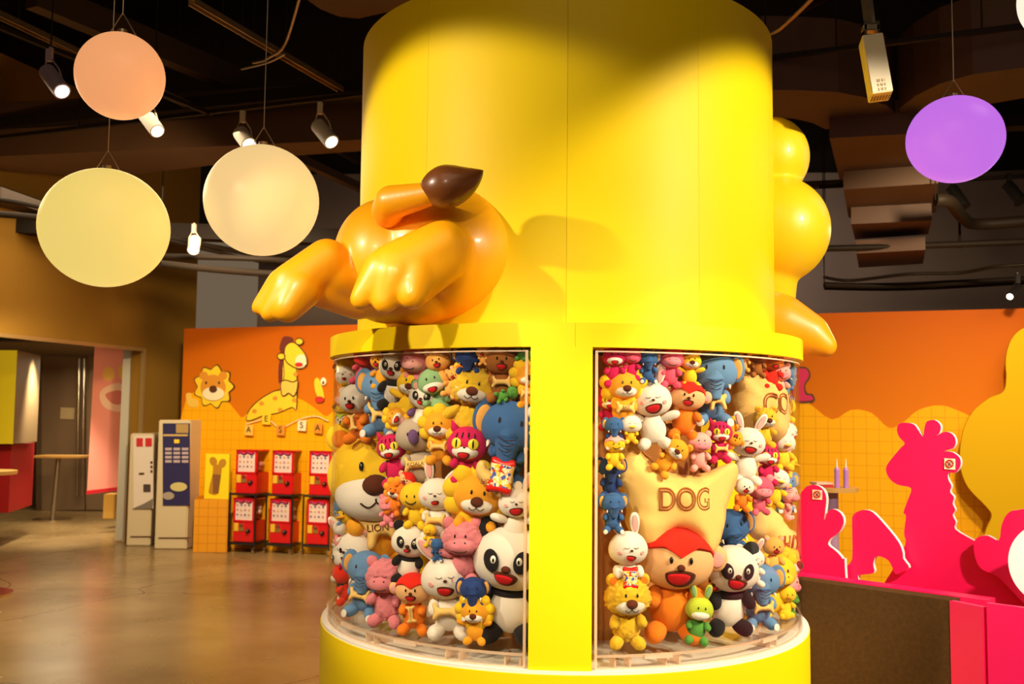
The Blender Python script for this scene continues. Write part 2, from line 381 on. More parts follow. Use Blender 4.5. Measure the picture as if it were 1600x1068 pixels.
blockpx('upper_panel', -60, 27, 64, 547, 693, 11.6, YB, BEI, t, 1.0)
blockpx('plinth', -60, 18, 54, 695, 800, 11.75, REDP, REDP, t, 1.0)
tag(obj('round_table_edge', tube(B(), [P(-30, 735, 8.6), P(-30, 735, 8.6)-Vector((0, 0, .03))], .29, 32), mat('light_wood', (.7, .42, .12), .45), None, 40), 'pale yellow round tabletop cut by the frame edge beside the red plinth', 'table', kind='thing')
bpy.data.objects['round_table_edge'].name = 'round_table'
o = bpy.data.objects['round_table']
ft = P(-30, 735, 8.6)
obj('pedestal', tube(B(), [(ft.x, ft.y, 0.02), (ft.x, ft.y, ft.z-.03)], .03), CHROME, o, 60, world=False)
obj('foot_disc', cyl(B(), (ft.x, ft.y, 0), (ft.x, ft.y, .02), .3, n=32), CHROME, o, 40, world=False)
# high table in the hall
b0 = PZ(82, 812, 0)
t = thing('high_table', b0, 'thin high bar table on a single pole before the glass door', 'table')
zt = P(87, 713, (b0-CAM).dot(FWD)).z
wd = mat('warm_wood', (.55, .30, .08), .4)
obj('tabletop', box(B(), (b0.x+.12, b0.y, zt), (.74, .5, .035), None, .008), wd, t)
obj('pole', tube(B(), [(b0.x, b0.y, .02), (b0.x+.05, b0.y, zt-.02)], .035), STEEL, t, 60)
obj('base_disc', cyl(B(), (b0.x, b0.y, .0), (b0.x, b0.y, .02), .27, n=36), CHROME, t, 40)

# ------------------------------------------------------------------ wall decals
OL = mat('print_brown', (.10, .03, .005), .6); PY = mat('print_yellow', (.93, .62, .02), .6); PO = mat('print_orange', (.72, .28, .02), .6)
PC = mat('print_white', (.92, .78, .5), .6); PG = mat('print_pale', (.9, .55, .08), .6); PR = mat('print_red', (.6, .02, .01), .6)
def ell(cx_, cy_, rx, ry, n=14, rot=0):
    return [(cx_+rx*math.cos(a)*math.cos(rot)-ry*math.sin(a)*math.sin(rot), cy_+rx*math.cos(a)*math.sin(rot)+ry*math.sin(a)*math.cos(rot)) for a in [k*2*PI/n for k in range(n)]]
def flower(cx_, cy_, rx, ry, lobes=9, amp=.12):
    return [(cx_+rx*(1+amp*math.cos(lobes*a))*math.cos(a), cy_+ry*(1+amp*math.cos(lobes*a))*math.sin(a)) for a in [k*2*PI/(lobes*4) for k in range(lobes*4)]]
t = thing('lion_decal', PP(338, 640, A_OW, B_OW), 'printed lion head with scalloped yellow mane on the orange wall', 'decal')
deco('mane_outline', flower(340, 604, 29.5, 31.5), OL, .006, t, 2); deco('mane', flower(340, 604, 27.5, 29.5), PY, .012, t, 2)
for s in (-1, 1): deco('ear', ell(340+s*15, 587, 6.5, 6.5), PO, .016, t, 2)
deco('face', ell(340, 605, 19.5, 19.5), PO, .022, t, 2); deco('muzzle', ell(341, 615, 17, 10.5), PC, .028, t, 2); deco('nose', ell(341, 608, 6, 5.5), OL, .034, t, 2)
for x in (330, 350): deco('eye', ell(x, 598, 1.3, 2.2, 8), OL, .034, t, 1)
deco('paw', [(297, 616), (304, 614), (306, 622), (314, 624), (316, 634), (308, 636), (300, 632)], PG, .012, t, 3)
t = thing('giraffe_decal', PP(440, 650, A_OW, B_OW), 'printed yellow giraffe with brown spots and tufted head on the orange wall', 'decal')
deco('mane', [(447, 528), (455, 526), (463, 530), (458, 545), (450, 560), (449, 590), (441, 598), (441, 570), (446, 555), (442, 545)], mat('print_maroon', (.16, .02, .01), .6), .006, t, 3)
deco('neck', [(450, 560), (468, 562), (470, 595), (469, 640), (462, 636), (440, 645), (420, 648), (400, 656), (391, 655), (396, 640), (412, 624), (432, 612), (446, 606)], PY, .012, t, 3)
deco('head', [(452, 543), (462, 535), (472, 540), (484, 555), (485, 570), (474, 576), (462, 572), (452, 562)], PY, .018, t, 4)
deco('muzzle', ell(477, 565, 9, 11), PC, .024, t, 2); deco('mouth', ell(474, 570, 6, 3.4), PR, .03, t, 2)
for x, y in ((446, 557), (474, 534)): deco('ear', ell(x, y, 6, 5), PY, .02, t, 2)
for x, y in ((468, 585), (455, 610), (436, 622), (415, 630), (404, 642), (466, 625), (444, 640)): deco('spot', ell(x, y, 3.6, 3.3, 8), PO, .018, t, 2)
deco('held_biscuit', [(446, 598), (453, 594), (465, 597), (472, 594), (471, 608), (466, 619), (458, 614), (452, 618), (447, 616)], PG, .026, t, 3)
def outline(par, pts, off, k=3, r=.007):
    q = spline([(x, y, 0) for x, y in pts], k)
    w_ = [PP(p.x, p.y, A_OW, B_OW)+nO*(.065+off) for p in q]; obj('printed_outline', tube(B(), w_+[w_[0]], r, 5), OL, par, 60)
outline(t, [(468, 562), (470, 595), (469, 640)][:1]+[(469, 580), (470, 600), (469, 640), (462, 636), (440, 645), (420, 648), (400, 656), (391, 655), (396, 640), (412, 624), (432, 612), (446, 606), (450, 585), (450, 560)], .014)
outline(t, [(452, 543), (462, 535), (472, 540), (484, 555), (485, 570), (474, 576), (462, 572), (452, 562)], .024, 4)
outline(t, [(446, 598), (453, 594), (465, 597), (472, 594), (471, 608), (466, 619), (458, 614), (452, 618), (447, 616)], .03)
for x, y in ((446, 557), (474, 534)): outline(t, ell(x, y, 6, 5), .024, 2)
t = thing('bird_decal', PP(506, 628, A_OW, B_OW), 'printed yellow bird with a round white eye at the acrylic case edge', 'decal')
deco('body', [(497, 594), (503, 591), (509, 606), (512, 622), (504, 622), (498, 610)], PY, .012, t, 3); deco('eye', ell(511, 596, 4.5, 6), PC, .014, t, 2); deco('pupil', ell(511, 598, 1.6, 2.4, 8), OL, .02, t, 2); deco('wing', ell(505, 624, 7, 5), PR, .016, t, 2)
t = thing('cat_decal', PP(1262, 628, A_OW, B_OW), 'printed magenta cat ear and arm peeping out beside the case', 'decal')
CM = mat('print_magenta', (.62, .01, .10), .6)
deco('outline', [(1240, 580), (1257, 573), (1266, 580), (1266, 592), (1259, 602), (1262, 614), (1271, 616), (1272, 628), (1240, 626)], OL, .006, t, 3)
deco('fill', [(1240, 583), (1257, 576), (1264, 582), (1263, 591), (1257, 601), (1259, 616), (1268, 618), (1269, 625), (1240, 623)], CM, .012, t, 3)
# bunting with letter flags
t = thing('bunting_string', PP(440, 680, A_OW, B_OW), 'paper bunting string with small letter flags across the grid wall', 'bunting')
bm = B(); tube(bm, [PP(x, y, A_OW, B_OW)+nO*.1 for x, y in spline([(392, 662, 0), (425, 655, 0), (445, 668, 0), (475, 655, 0), (500, 650, 0), (520, 658, 0)], 4, False) and [(p.x, p.y) for p in spline([(392, 662, 0), (425, 655, 0), (445, 668, 0), (475, 655, 0), (500, 650, 0), (520, 658, 0)], 4, False)]], .006, 6)
obj('string', bm, PC, t, 60)
for (x, y, c, ch) in ((398, 671, PG, 'A'), (425, 654, PY, 'E'), (447, 671, PO, 'S'), (480, 664, PC, 'S'), (505, 668, PO, 'A')):
    f = deco('flag', [(x-6, y-7), (x+7, y-8), (x+6, y+9), (x-7, y+8)], c, .05, t, 1)
    MM = Matrix.Translation(PP(x, y, A_OW, B_OW)+nO*.125-t.location) @ Matrix.Rotation(math.atan2(dO.y, dO.x), 4, 'Z') @ Matrix.Rotation(PI/2, 4, 'X')
    text('flag_letter', ch, .1, MM, OL, t)

# ------------------------------------------------------------------ big yellow figure board at the right end of the wall
tag(plate('yellow_figure_board', [(1640, 500), (1600, 512), (1580, 530), (1571, 560), (1572, 590), (1567, 612), (1545, 622), (1518, 645), (1503, 680), (1500, 725), (1512, 760), (1540, 790), (1549, 806), (1538, 835), (1530, 900), (1640, 900)],
     A_OW+nO*.35, B_OW+nO*.35, .06, mat('mustard_board', (.62, .36, .004), .7, spec=.1), None, 4), 'large mustard-yellow rounded figure board in front of the grid wall', 'board', kind='thing')

# ------------------------------------------------------------------ wall table with candles and books
tz = P(1300, 763, 8.2)
t = thing('wall_table', (tz.x, tz.y, 0), 'small round wooden table on a lilac leg by the grid wall', 'table')
obj('tabletop', cyl(B(), (tz.x, tz.y, tz.z-.02), (tz.x, tz.y, tz.z+.015), .21, n=40), wd, t, 40)
obj('leg', tube(B(), [(tz.x, tz.y, .02), (tz.x, tz.y, tz.z-.02)], .05, 14), mat('lilac_leg', (.45, .25, .42), .5), t, 60)
obj('base_disc', cyl(B(), (tz.x, tz.y, 0), (tz.x, tz.y, .03), .19, n=30), mat('lilac_leg', (.45, .25, .42)), t, 40)
LIL = mat('lilac_plastic', (.45, .20, .62), .4); TIP = mat('clear_tip', (.85, .75, .6), .3)
for x, lab in ((1308, 'lilac glue bottle with a long clear tip beside the red booklets'), (1322, 'lilac glue bottle with a long clear tip nearest the table rim')):
    b_ = P(x, 761, 8.1); zt_ = tz.z+.016
    k = thing('glue_bottle', (b_.x, b_.y, zt_), lab, 'bottle', 'lilac bottles on the wall table')
    bm = B(); cyl(bm, (b_.x, b_.y, zt_), (b_.x, b_.y, zt_+.145), .021); cyl(bm, (b_.x, b_.y, zt_+.145), (b_.x, b_.y, zt_+.165), .021, .012); obj('bottle_body', bm, LIL, k, 40)
    obj('nozzle', cyl(B(), (b_.x, b_.y, zt_+.165), (b_.x, b_.y, zt_+.235), .008, .003), TIP, k, 40)
for i, (dx, c) in enumerate(((-.09, (.5, .01, .01)), (-.10, (.8, .5, .4)))):
    tag(obj('booklet', box(B(), (tz.x+dx, tz.y-.05, tz.z+.026+i*.022), (.15, .11, .018), Matrix.Rotation(.3*i, 3, 'Z')), mat('booklet%d' % i, c)), ['red booklet lying on the small round wall table', 'pale booklet on top of the red booklet'][i], 'booklet', kind='thing')

# ------------------------------------------------------------------ vending machines
CREAM = mat('cream_enamel', (.66, .53, .33), .4); CREAMS = mat('cream_enamel_side', (.62, .52, .36), .4)
def vend(x0, x1, x2, yt, yb, d0, label, kind):
    a = P(x0, yb, d0); c0 = PZ((x0+x1)/2, yb, 0)
    d0 = (PZ(x1, yb, 0)-CAM).dot(FWD)
    t = thing('ticket_machine', (P(x0, yb, d0).x, P(x0, yb, d0).y, 0), label, 'vending machine')
    o, p, z0, z1 = blockpx('cabinet', x0, x1, x2, yt, yb, d0, CREAM, CREAMS, t, .55, .012)
    A, Bq = p[0], p[1]
    q = lambda n, x_, y_, x2_, y2_, m, off=.008, th=.01: plate(n, [(x_, y_), (x2_, y_), (x2_, y2_), (x_, y2_)], A, Bq, th, m, t, 1, off=off)
    return t, q, A, Bq
t, q, A_, B_ = vend(204, 241, 253, 677, 851, 11.5, 'narrow cream ticket machine with two red emblems on its white front', 'a')
q('front_panel', 209, 680, 240, 794, mat('white_front', (.78, .66, .56), .4))
for x in (219, 233): q('red_emblem', x-5, 684, x+5, 697, mat('red_print', (.6, .02, .02), .5), .016)
plate('grey_wedge', [(208, 794), (239, 794), (240, 778), (226, 786)], A_, B_, .01, mat('grey_print', (.2, .16, .12), .6), t, 1, off=.016)
q('coin_slot', 218, 738, 226, 741, OL, .016); q('coin_return', 225, 756, 236, 768, mat('dark_return', (.08, .05, .04), .4), .016)
for y in (720, 727, 734): q('button', 236, y, 239, y+4, OL, .016)
q('kick_plate', 204, 837, 241, 838.5, OL, .006)
t, q, A_, B_ = vend(248, 298, 326, 656, 856, 11.4, 'tall cream ticket machine with a dark blue display window', 'b')
NAVY = mat('navy_window', (.035, .03, .10), .2); 
q('display_window', 255, 661, 297, 789, NAVY)
q('header_strip', 256, 678, 294, 681, mat('brass_strip', (.6, .4, .15), .4), .016); q('header_label', 276, 662, 295, 676, mat('tan_label', (.42, .26, .08), .6), .016)
for r in range(4):
    for c_ in range(3): q('price_key', 259+c_*13, 699+r*6.4, 269+c_*13, 703+r*6.4, mat('key_pale', (.5, .38, .38), .5), .016)
plate('product_picture', ell(280, 760, 13, 7), A_, B_, .01, mat('plate_print', (.62, .52, .2), .5), t, 2, off=.018)
plate('product_picture', ell(264, 774, 9, 6), A_, B_, .01, mat('plate_print2', (.4, .32, .25), .5), t, 2, off=.018)
q('yellow_tag', 273, 686, 281, 692, PY, .016)
q('kick_plate', 248, 839, 298, 840.5, OL, .006)

# ------------------------------------------------------------------ grid plinth with yellow framed sign
t = thing('grid_plinth', PZ(330, 862, 0), 'low orange plinth printed with a square grid, left of the capsule machines', 'plinth')
dpl = (PZ(330, 862, 0)-CAM).dot(FWD)
blockpx('plinth_body', 304, 357, 361, 780, 862, dpl, tile_mat('orange_grid_print', (.80, .33, .02), (.55, .19, .01), dO, .1), None, t, .5)
k = thing('framed_sign', P(340, 780, dpl+.1), 'bright yellow sign with a brown rabbit-ear cut-out standing on the grid plinth', 'sign')
AF, BF = flat(P(322, 700, dpl+.15)), flat(P(360, 700, dpl+.1))
plate('sign_board', [(323, 708), (360, 709), (358, 780), (320, 779)], AF, BF, .04, YB, k, 1)
ODK = mat('sign_brown', (.5, .22, .01), .6)
plate('ear_shape', ell(335, 720, 5.5, 7, 12, -.4), AF, BF, .01, ODK, k, 2, off=.024); plate('ear_shape', ell(349, 723, 5.5, 7, 12, .5), AF, BF, .01, ODK, k, 2, off=.024)
plate('body_shape', [(336, 726), (347, 728), (346, 745), (341, 770), (330, 769), (328, 765), (334, 740)], AF, BF, .01, ODK, k, 3, off=.026)
plate('dark_shape', [(335, 740), (347, 741), (343, 769), (335, 769)], AF, BF, .01, mat('sign_dark', (.24, .09, .02), .6), k, 1, off=.032)

# ------------------------------------------------------------------ capsule machines on wheeled racks
REDM = mat('red_enamel', (.72, .008, .012), .3, coat=.4); CARD = mat('card_white', (.85, .66, .62), .6); COINY = mat('coin_plate', (.85, .55, .04), .4)
DOTS = [mat('dot%d' % i, c, .6) for i, c in enumerate([(.7, .25, .2), (.75, .5, .1), (.15, .2, .3), (.6, .2, .35)])]
def capsule_machine(org, R_, label, group='red capsule machines'):
    """org: bottom front left corner, local x along the front, y away from the camera"""
    t = bpy.data.objects.new('capsule_machine', None); link(t); t.matrix_basis = Matrix.Translation(org) @ R_.to_4x4(); tag(t, label, 'capsule machine', group, 'thing')
    o = lambda n, bm, m, s=None: obj(n, bm, m, t, s, world=False)
    W_, H_, D_ = .27, .50, .30
    o('cabinet', box(B(), (W_/2, D_/2, .12), (W_, D_, .24), None, .008), REDM)
    o('front_frame', box(box(box(box(B(), (W_/2, .015, .485), (W_, .03, .03)), (W_/2, .015, .235), (W_, .03, .03)), (.012, .015, .36), (.024, .03, .28)), (W_-.012, .015, .36), (.024, .03, .28)), REDM)
    o('display_card', box(B(), (W_/2, .012, .36), (W_-.045, .01, .22)), CARD)
    for r in range(3):
        for c_ in range(4): o('card_picture', cyl(B(), (.05+c_*.05, .006, .42-r*.055), (.05+c_*.05, .0, .42-r*.055), .012, n=8), DOTS[(r*3+c_*2) % 4])
    o('card_arch', tube(B(), [(.03+i*.02, .0, .462+.012*math.sin(i*1.3)) for i in range(11)], .012, 6), mat('purple_print', (.45, .01, .12), .5), 60)
    o('tank', box(B(), (W_/2, D_/2+.02, .36), (W_-.01, D_-.05, .24)), ACR)
    for i in range(9):
        rr = random.Random(i*7+int(org.x*100)); p = (rr.uniform(.05, W_-.04), rr.uniform(.09, D_-.06), .28+.05*(i//4))
        bm = B(); bmesh.ops.create_icosphere(bm, subdivisions=2, radius=.03, matrix=Matrix.Translation(p)); o('capsule', bm, [CARD, DOTS[1], DOTS[0], mat('capsule_orange', (.8, .3, .08), .3)][i % 4], 60)
    o('top_cap', box(B(), (W_/2, D_/2, .49), (W_, D_, .02), None, .004), REDM)
    o('coin_plate', box(B(), (.045, -.002, .17), (.055, .012, .09)), COINY)
    o('coin_slot_plate', box(B(), (.115, -.002, .15), (.06, .012, .045)), mat('brass_plate', (.55, .32, .08), .3, .6))
    o('dial', cyl(B(), (.115, 0, .195), (.115, -.02, .195), .018), CHROME, 40)
    o('dial_knob', tube(B(), [(.2, 0, .13), (.2, -.03, .13)], [.028, .022], 12), BLACK, 40)
    o('knob_cap', tube(B(), [(.2, -.03, .135), (.2, -.045, .135)], [.014, .006], 10), CHROME, 40)
    return t
RR = Matrix.Rotation(math.atan2(dO.y, dO.x)+.42, 3, 'Z')
RR = Matrix.Rotation(.12, 3, 'Z')
RR = Matrix.Rotation(-.24, 3, 'Z')
racks = [(361, 'left'), (418, 'middle'), (476, 'right')]
for i, (x0, nm) in enumerate(racks):
    base = PZ(x0, 862+i*2, 0)
    t = bpy.data.objects.new('machine_rack', None); link(t); t.matrix_basis = Matrix.Translation(base) @ RR.to_4x4()
    tag(t, ['black wheeled rack nearest the grid plinth', 'black wheeled rack in the middle of the three', 'black wheeled rack nearest the acrylic case'][i]+' holding two capsule machines', 'rack', 'wheeled racks', 'thing')
    o = lambda n, bm, m, s=None: obj(n, bm, m, t, s, world=False)
    zt = .66
    o('frame', (lambda bm: [cyl(bm, (x, y, .09), (x, y, zt+.02), .011, n=8) for x in (-.02, .31) for y in (-.02, .36)] and [cyl(bm, (-.02, y, z), (.31, y, z), .010, n=8) for z in (.1, zt) for y in (-.02, .36)] and [cyl(bm, (x, -.02, z), (x, .36, z), .010, n=8) for z in (.1, zt) for x in (-.02, .31)] and bm)(B()), BLACK)
    o('shelf_plate', box(B(), (.145, .17, .11), (.34, .38, .012)), BLACK); o('shelf_plate', box(B(), (.145, .17, zt), (.34, .38, .012)), BLACK)
    for x in (-.02, .31):
        for y in (-.02, .36):
            cs = o('caster', cyl(B(), (x-.013, y, .035), (x+.013, y, .035), .035, n=18), CHROME)
            o('caster_stem', cyl(B(), (x, y, .04), (x, y, .1), .012, n=8), BLACK)
    capsule_machine(base+RR@Vector((.015, 0, .118)), RR, ['lower', 'lower', 'lower'][i]+' red capsule machine on the rack '+['nearest the grid plinth', 'between the other two racks', 'nearest the acrylic case'][i])
    capsule_machine(base+RR@Vector((.03, 0, zt+.008)), RR, 'upper red capsule machine on the rack '+['nearest the grid plinth', 'between the other two racks', 'nearest the acrylic case'][i])

# ------------------------------------------------------------------ the display column
R1, R2, R3 = .23286*D, .23611*D, .2071*D
Z1, Z2, Z3, Z4 = EYE+.07232*D, EYE+.0532*D, EYE-.19605*D, EYE+.36592*D
rad = math.radians
col = thing('display_column', (CX, CY, 0), 'huge bright yellow cylindrical display column with windows of plush toys', 'display column')
seams = [-38, -3.2, 30, 62, 95, 130, 165, 200, 235, 262, 292]
seams = [-100, -68, -35, 0.5, 33, 66, 100, 140, 180, 220]
for i in range(len(seams)):
    a0 = seams[i]; a1 = seams[(i+1) % len(seams)] + (360 if i == len(seams)-1 else 0)
    obj('shaft_panel', arcbox(B(), CX, CY, R3-.02, R3, Z1-.01, Z4, rad(a0)+.0005, rad(a1)-.0005), YEL, col, 50)
obj('shaft_core', cyl(B(), (CX, CY, Z1-.05), (CX, CY, Z4-.005), R3-.021, n=120), YEL, col, 50)
for a0, a1 in ((-118, 2.2), (2.2, 122), (122, 242)):
    obj('ring_band', arcbox(B(), CX, CY, R3-.03, R1, Z2, Z1, rad(a0)+.0005, rad(a1)-.0005), YEL, col, 50)
obj('base_drum', cyl(B(), (CX, CY, 0), (CX, CY, Z3), R2, n=140), YEL, col, 50)
obj('base_cover_board', cyl(B(), (CX, CY, Z3), (CX, CY, Z3+.012), R2-.004, n=140), WHITE, col, 50)
PIL0 = (-6.35, 5.55)
for k in range(3):
    a0, a1 = PIL0[0]+120*k, PIL0[1]+120*k
    obj('pillar', arcbox(B(), CX, CY, .80, R1, Z3+.0, Z2, rad(a0), rad(a1), 8), YEL, col, 50)
obj('inner_core', cyl(B(), (CX, CY, Z3), (CX, CY, Z2), .66, n=80), mat('shaded_core', (.55, .22, .04), .7), col, 50)  # yellow core browned, shade in the gaps between toys put into its colour
RA = 1.148
FLZ = Z3+.07
for k, (t0, t1) in enumerate(((-113.6, -7.0), (6.2, 112.8))):
    c = thing('acrylic_case', (CX, CY, Z3+.012), ['curved clear acrylic case packed with plush toys, holding the big panda', 'curved clear acrylic case packed with plush toys, holding the big DOG cushion'][k], 'display case', 'curved acrylic cases in the column')
    a, b = rad(t0), rad(t1)
    obj('front_pane', arcbox(B(), CX, CY, RA-.006, RA, Z3+.013, Z2-.012, a, b), ACR, c, 50)
    obj('floor_pane', arcbox(B(), CX, CY, .70, RA-.008, FLZ-.012, FLZ-.004, a, b), ACR, c, 50)
    obj('floor_edge', arcbox(B(), CX, CY, RA-.014, RA-.007, FLZ-.014, FLZ-.004, a, b), ACE, c, 50)
    obj('top_edge', arcbox(B(), CX, CY, RA-.007, RA+.001, Z2-.018, Z2-.012, a, b), ACE, c, 50)
    obj('bottom_edge', arcbox(B(), CX, CY, RA-.01, RA+.001, Z3+.0125, Z3+.018, a, b), ACE, c, 50)
    for e in (a, b):
        sg = 1 if e == a else -1
        obj('side_edge', arcbox(B(), CX, CY, RA-.012, RA+.001, Z3+.013, Z2-.012, e, e+sg*.009, 1), ACE, c)
    for q in (.04, .14, .42, .62, .84, .96):
        e = a+(b-a)*q
        obj('support_block', arcbox(B(), CX, CY, RA-.10, RA-.02, Z3+.0125, FLZ-.013, e-.003, e+.003, 1), ACE, c)
        obj('support_block', arcbox(B(), CX, CY, RA-.10, RA-.02, Z3+.0125, FLZ-.013, e+.05, e+.056, 1), ACE, c)
    for q in (.3, .55, .75) if k == 0 else (.12, .4):
        e = a+(b-a)*q
        obj('locking_clip', arcbox(B(), CX, CY, RA-.02, RA+.005, FLZ-.02, FLZ-.006, e-.05, e+.05, 6), ACE, c)
#@@PART2
# ------------------------------------------------------------------ soft-toy meshes shared by all toys
def shared(name, bm, sm=None):
    me = bpy.data.meshes.new(name); bm.to_mesh(me); bm.free(); me.materials.append(None); smooth(me, sm); return me
def ball(u=24, v=14, f=None):
    bm = B(); bmesh.ops.create_uvsphere(bm, u_segments=u, v_segments=v, radius=1)
    if f:
        for q in bm.verts: q.co = f(q.co.copy())
    return bm
def head_f(p):                              # cheeks wider than the brow, flatter back
    k = 1+.10*max(0, -p.z+.25)-.06*max(0, p.z); p.x *= k; p.y *= .97
    p.z = math.copysign(abs(p.z)**.93, p.z); return p
def torso_f(p): k = 1+.20*(-p.z)-.10*p.z*p.z; p.x *= k; p.y *= k; return p
def fur_f(base, amp):
    def f(p):
        p = base(p) if base else p
        n = noise.noise(p*5.5)*.6+noise.noise(p*13)*.55
        return p*(1+amp*n)
    return f
def limb_f(p):                               # rounded sleeve, fuller at the paw end (+Z)
    k = .86+.24*(p.z*.5+.5); p.x *= k; p.y *= k; p.z = math.copysign(abs(p.z)**.85, p.z); return p
SH = {
 'head': shared('head', ball(32, 20, head_f)), 'torso': shared('torso', ball(24, 16, torso_f)), 'limb': shared('limb', ball(18, 12, limb_f)),
 'ball': shared('ball', ball(16, 10)), 'big': shared('big', ball(32, 20)),
 'fhead': shared('fluffy_head', ball(64, 44, fur_f(head_f, .16))), 'ftorso': shared('fluffy_torso', ball(56, 38, fur_f(torso_f, .16))), 'flimb': shared('fluffy_limb', ball(36, 24, fur_f(limb_f, .16))),
}
def ear_long():
    def f(p): k = .62+.42*(p.z*.5+.5); p.x *= k; p.y = p.y*.5-(.12*(1-p.x*p.x) if p.y < 0 else 0)*-1; p.z += 1; return p
    return ball(18, 14, f)
SH['ear'] = shared('long_ear', ear_long())
def disc():                                   # a shallow embroidered patch
    return ball(18, 6, lambda p: Vector((p.x, p.y, p.z*.16)))
SH['disc'] = shared('patch', disc())
def arc(w_=1, sag=.45, r=.09, n=10):
    return tube(B(), [(w_*(-1+2*i/n), -sag*(1-(-1+2*i/n)**2), 0) for i in range(n+1)], r, 6)
SH['mouth'] = shared('mouth_patch', ball(20, 6, lambda p: Vector((p.x, p.y*(.35 if p.y > 0 else 1), p.z*.16))))
SH['arc'] = shared('stitched_arc', arc()); SH['arch'] = shared('stitched_arch', arc(sag=-.6))
def smile_w():
    bm = B(); tube(bm, [(-1+i*.125, -.5*math.sin(PI*i/8), 0) for i in range(9)], .07, 6); tube(bm, [(i*.125, -.5*math.sin(PI*i/8), 0) for i in range(9)], .07, 6); tube(bm, [(0, 0, 0), (0, .35, 0)], .06, 6); return bm
SH['smile'] = shared('stitched_smile', smile_w())
def trunk():
    pts = spline([(0, .15, .35), (0, -.12, .08), (0, -.32, -.28), (0, -.42, -.68), (.03, -.50, -1.0)], 4, False)
    return tube(B(), pts, [.66*(1-.70*(i/(len(pts)-1))) for i in range(len(pts))], 18)
SH['trunk'] = shared('trunk', trunk())
def eflap():
    def f(p): return Vector((p.x+.9, p.y*.18+.12*p.x, p.z-.1*p.x))
    return ball(22, 14, f)
SH['flap'] = shared('ear_flap', eflap())
def mane(n=9):
    bm = B()
    for k in range(n):
        a = 2*PI*k/n; bmesh.ops.create_uvsphere(bm, u_segments=14, v_segments=8, radius=1, matrix=Matrix.Translation((math.sin(a)*.86, 0, math.cos(a)*.86)) @ Matrix.Diagonal((.40, .34, .40, 1)))
    return bm
SH['mane'] = shared('petal_mane', mane())
def haircap():                               # smooth cap with a pointed fringe dipping over the brow
    def f(p):
        if p.z < .12 - .0: 
            t = p.copy(); t.z = .12+.06*p.z; s = math.sqrt(max(.05, 1-.12**2)); l = math.hypot(p.x, p.y) or 1
            p = Vector((p.x/l*s*min(1, l*1.3), p.y/l*s*min(1, l*1.3), t.z))
        front = max(0, -p.y)
        if p.z < .75 and front > .3: p.z += front*(.62-.50*max(0, 1-abs(p.x)*2.2))*(.8-p.z)
        return head_f(p)*1.035
    return ball(40, 26, f)
SH['hair'] = shared('hair_cap', haircap())
def billf(): return ball(18, 10, lambda p: Vector((p.x, p.y-.25*(1-p.x*p.x), p.z*(.5+.25*p.y))))
SH['bill'] = shared('bill', billf())
def cone(): return cyl(B(), (0, 0, -.2), (0, 0, 1), .34, .03, 12)
SH['tusk'] = shared('tusk', cone())
def inside(pt, poly):
    x, y = pt; c = False; n = len(poly)
    for i in range(n):
        a, b = poly[i], poly[(i+1) % n]
        if (a[1] > y) != (b[1] > y) and x < (b[0]-a[0])*(y-a[1])/(b[1]-a[1])+a[0]: c = not c
    return c
def pillow(outline, T, Dm, step, k=6, wr=0):
    """stuffed shape from an outline in the XZ plane; returns bmesh in local x,z with thickness along y, and its front height function"""
    q = [(p.x, p.y) for p in spline([(x, y, 0) for x, y in outline], k)]
    def dist(x, y):
        m = 1e9
        for i in range(len(q)):
            a, b = q[i], q[(i+1) % len(q)]; dx, dy = b[0]-a[0], b[1]-a[1]; L = dx*dx+dy*dy or 1e-12
            t = max(0, min(1, ((x-a[0])*dx+(y-a[1])*dy)/L)); m = min(m, (x-a[0]-t*dx)**2+(y-a[1]-t*dy)**2)
        return math.sqrt(m)
    def h(x, y):
        if not inside((x, y), q): return 0
        d = min(1, dist(x, y)/Dm); hh = T*math.sqrt(max(0, 1-(1-d)**2))
        if wr: hh *= 1+wr*noise.noise(Vector((x*14, y*14, 3)))
        return hh
    xs = [p[0] for p in q]; ys = [p[1] for p in q]; pts = [Vector(p) for p in q]; nb = len(q)
    x = min(xs)
    r = 0
    while x < max(xs):
        y = min(ys)+(step/2 if r % 2 else 0)
        while y < max(ys):
            if inside((x, y), q) and dist(x, y) > step*.45: pts.append(Vector((x, y)))
            y += step
        x += step*.87; r += 1
    V, E_, Fc, *_r_ = delaunay_2d_cdt(pts, [(i, (i+1) % nb) for i in range(nb)], [], 1, 1e-6)
    bm = B(); f = []; b = []
    for v in V:
        on = min((v.x-a[0])**2+(v.y-a[1])**2 for a in q) < 1e-9; hh = 0 if on else h(v.x, v.y)
        f.append(bm.verts.new((v.x, -hh, v.y))); b.append(f[-1] if on else bm.verts.new((v.x, hh, v.y)))
    for t in Fc:
        try: bm.faces.new([f[i] for i in t]); bm.faces.new([b[i] for i in t][::-1])
        except ValueError: pass
    bmesh.ops.recalc_face_normals(bm, faces=bm.faces)
    return bm, h
BONE = [(-1, .55), (-.72, .62), (-.5, .3), (.5, .3), (.72, .62), (1, .5), (.9, .05), (1, -.45), (.74, -.62), (.5, -.3), (-.5, -.3), (-.72, -.62), (-1, -.5), (-.88, .02)]
BEAST = [(-.9, .95), (-.7, .75), (-.45, .42), (.5, .42), (.9, .55), (1, .25), (.85, -.1), (1.0, -.75), (.65, -.85), (.5, -.4), (.0, -.35), (-.15, -.85), (-.5, -.85), (-.5, -.2), (-.75, .2), (-1.0, .55)]
SH['bone'] = shared('biscuit', pillow(BONE, .24, .28, .16, 3)[0]); SH['beast'] = shared('biscuit_beast', pillow(BEAST, .2, .24, .14, 3)[0])
SH['bag'] = shared('snack_bag', pillow([(-.72, 1), (0, .96), (.72, 1), (.66, 0), (.72, -1), (0, -.96), (-.72, -1), (-.66, 0)], .2, .3, .16, 3)[0])

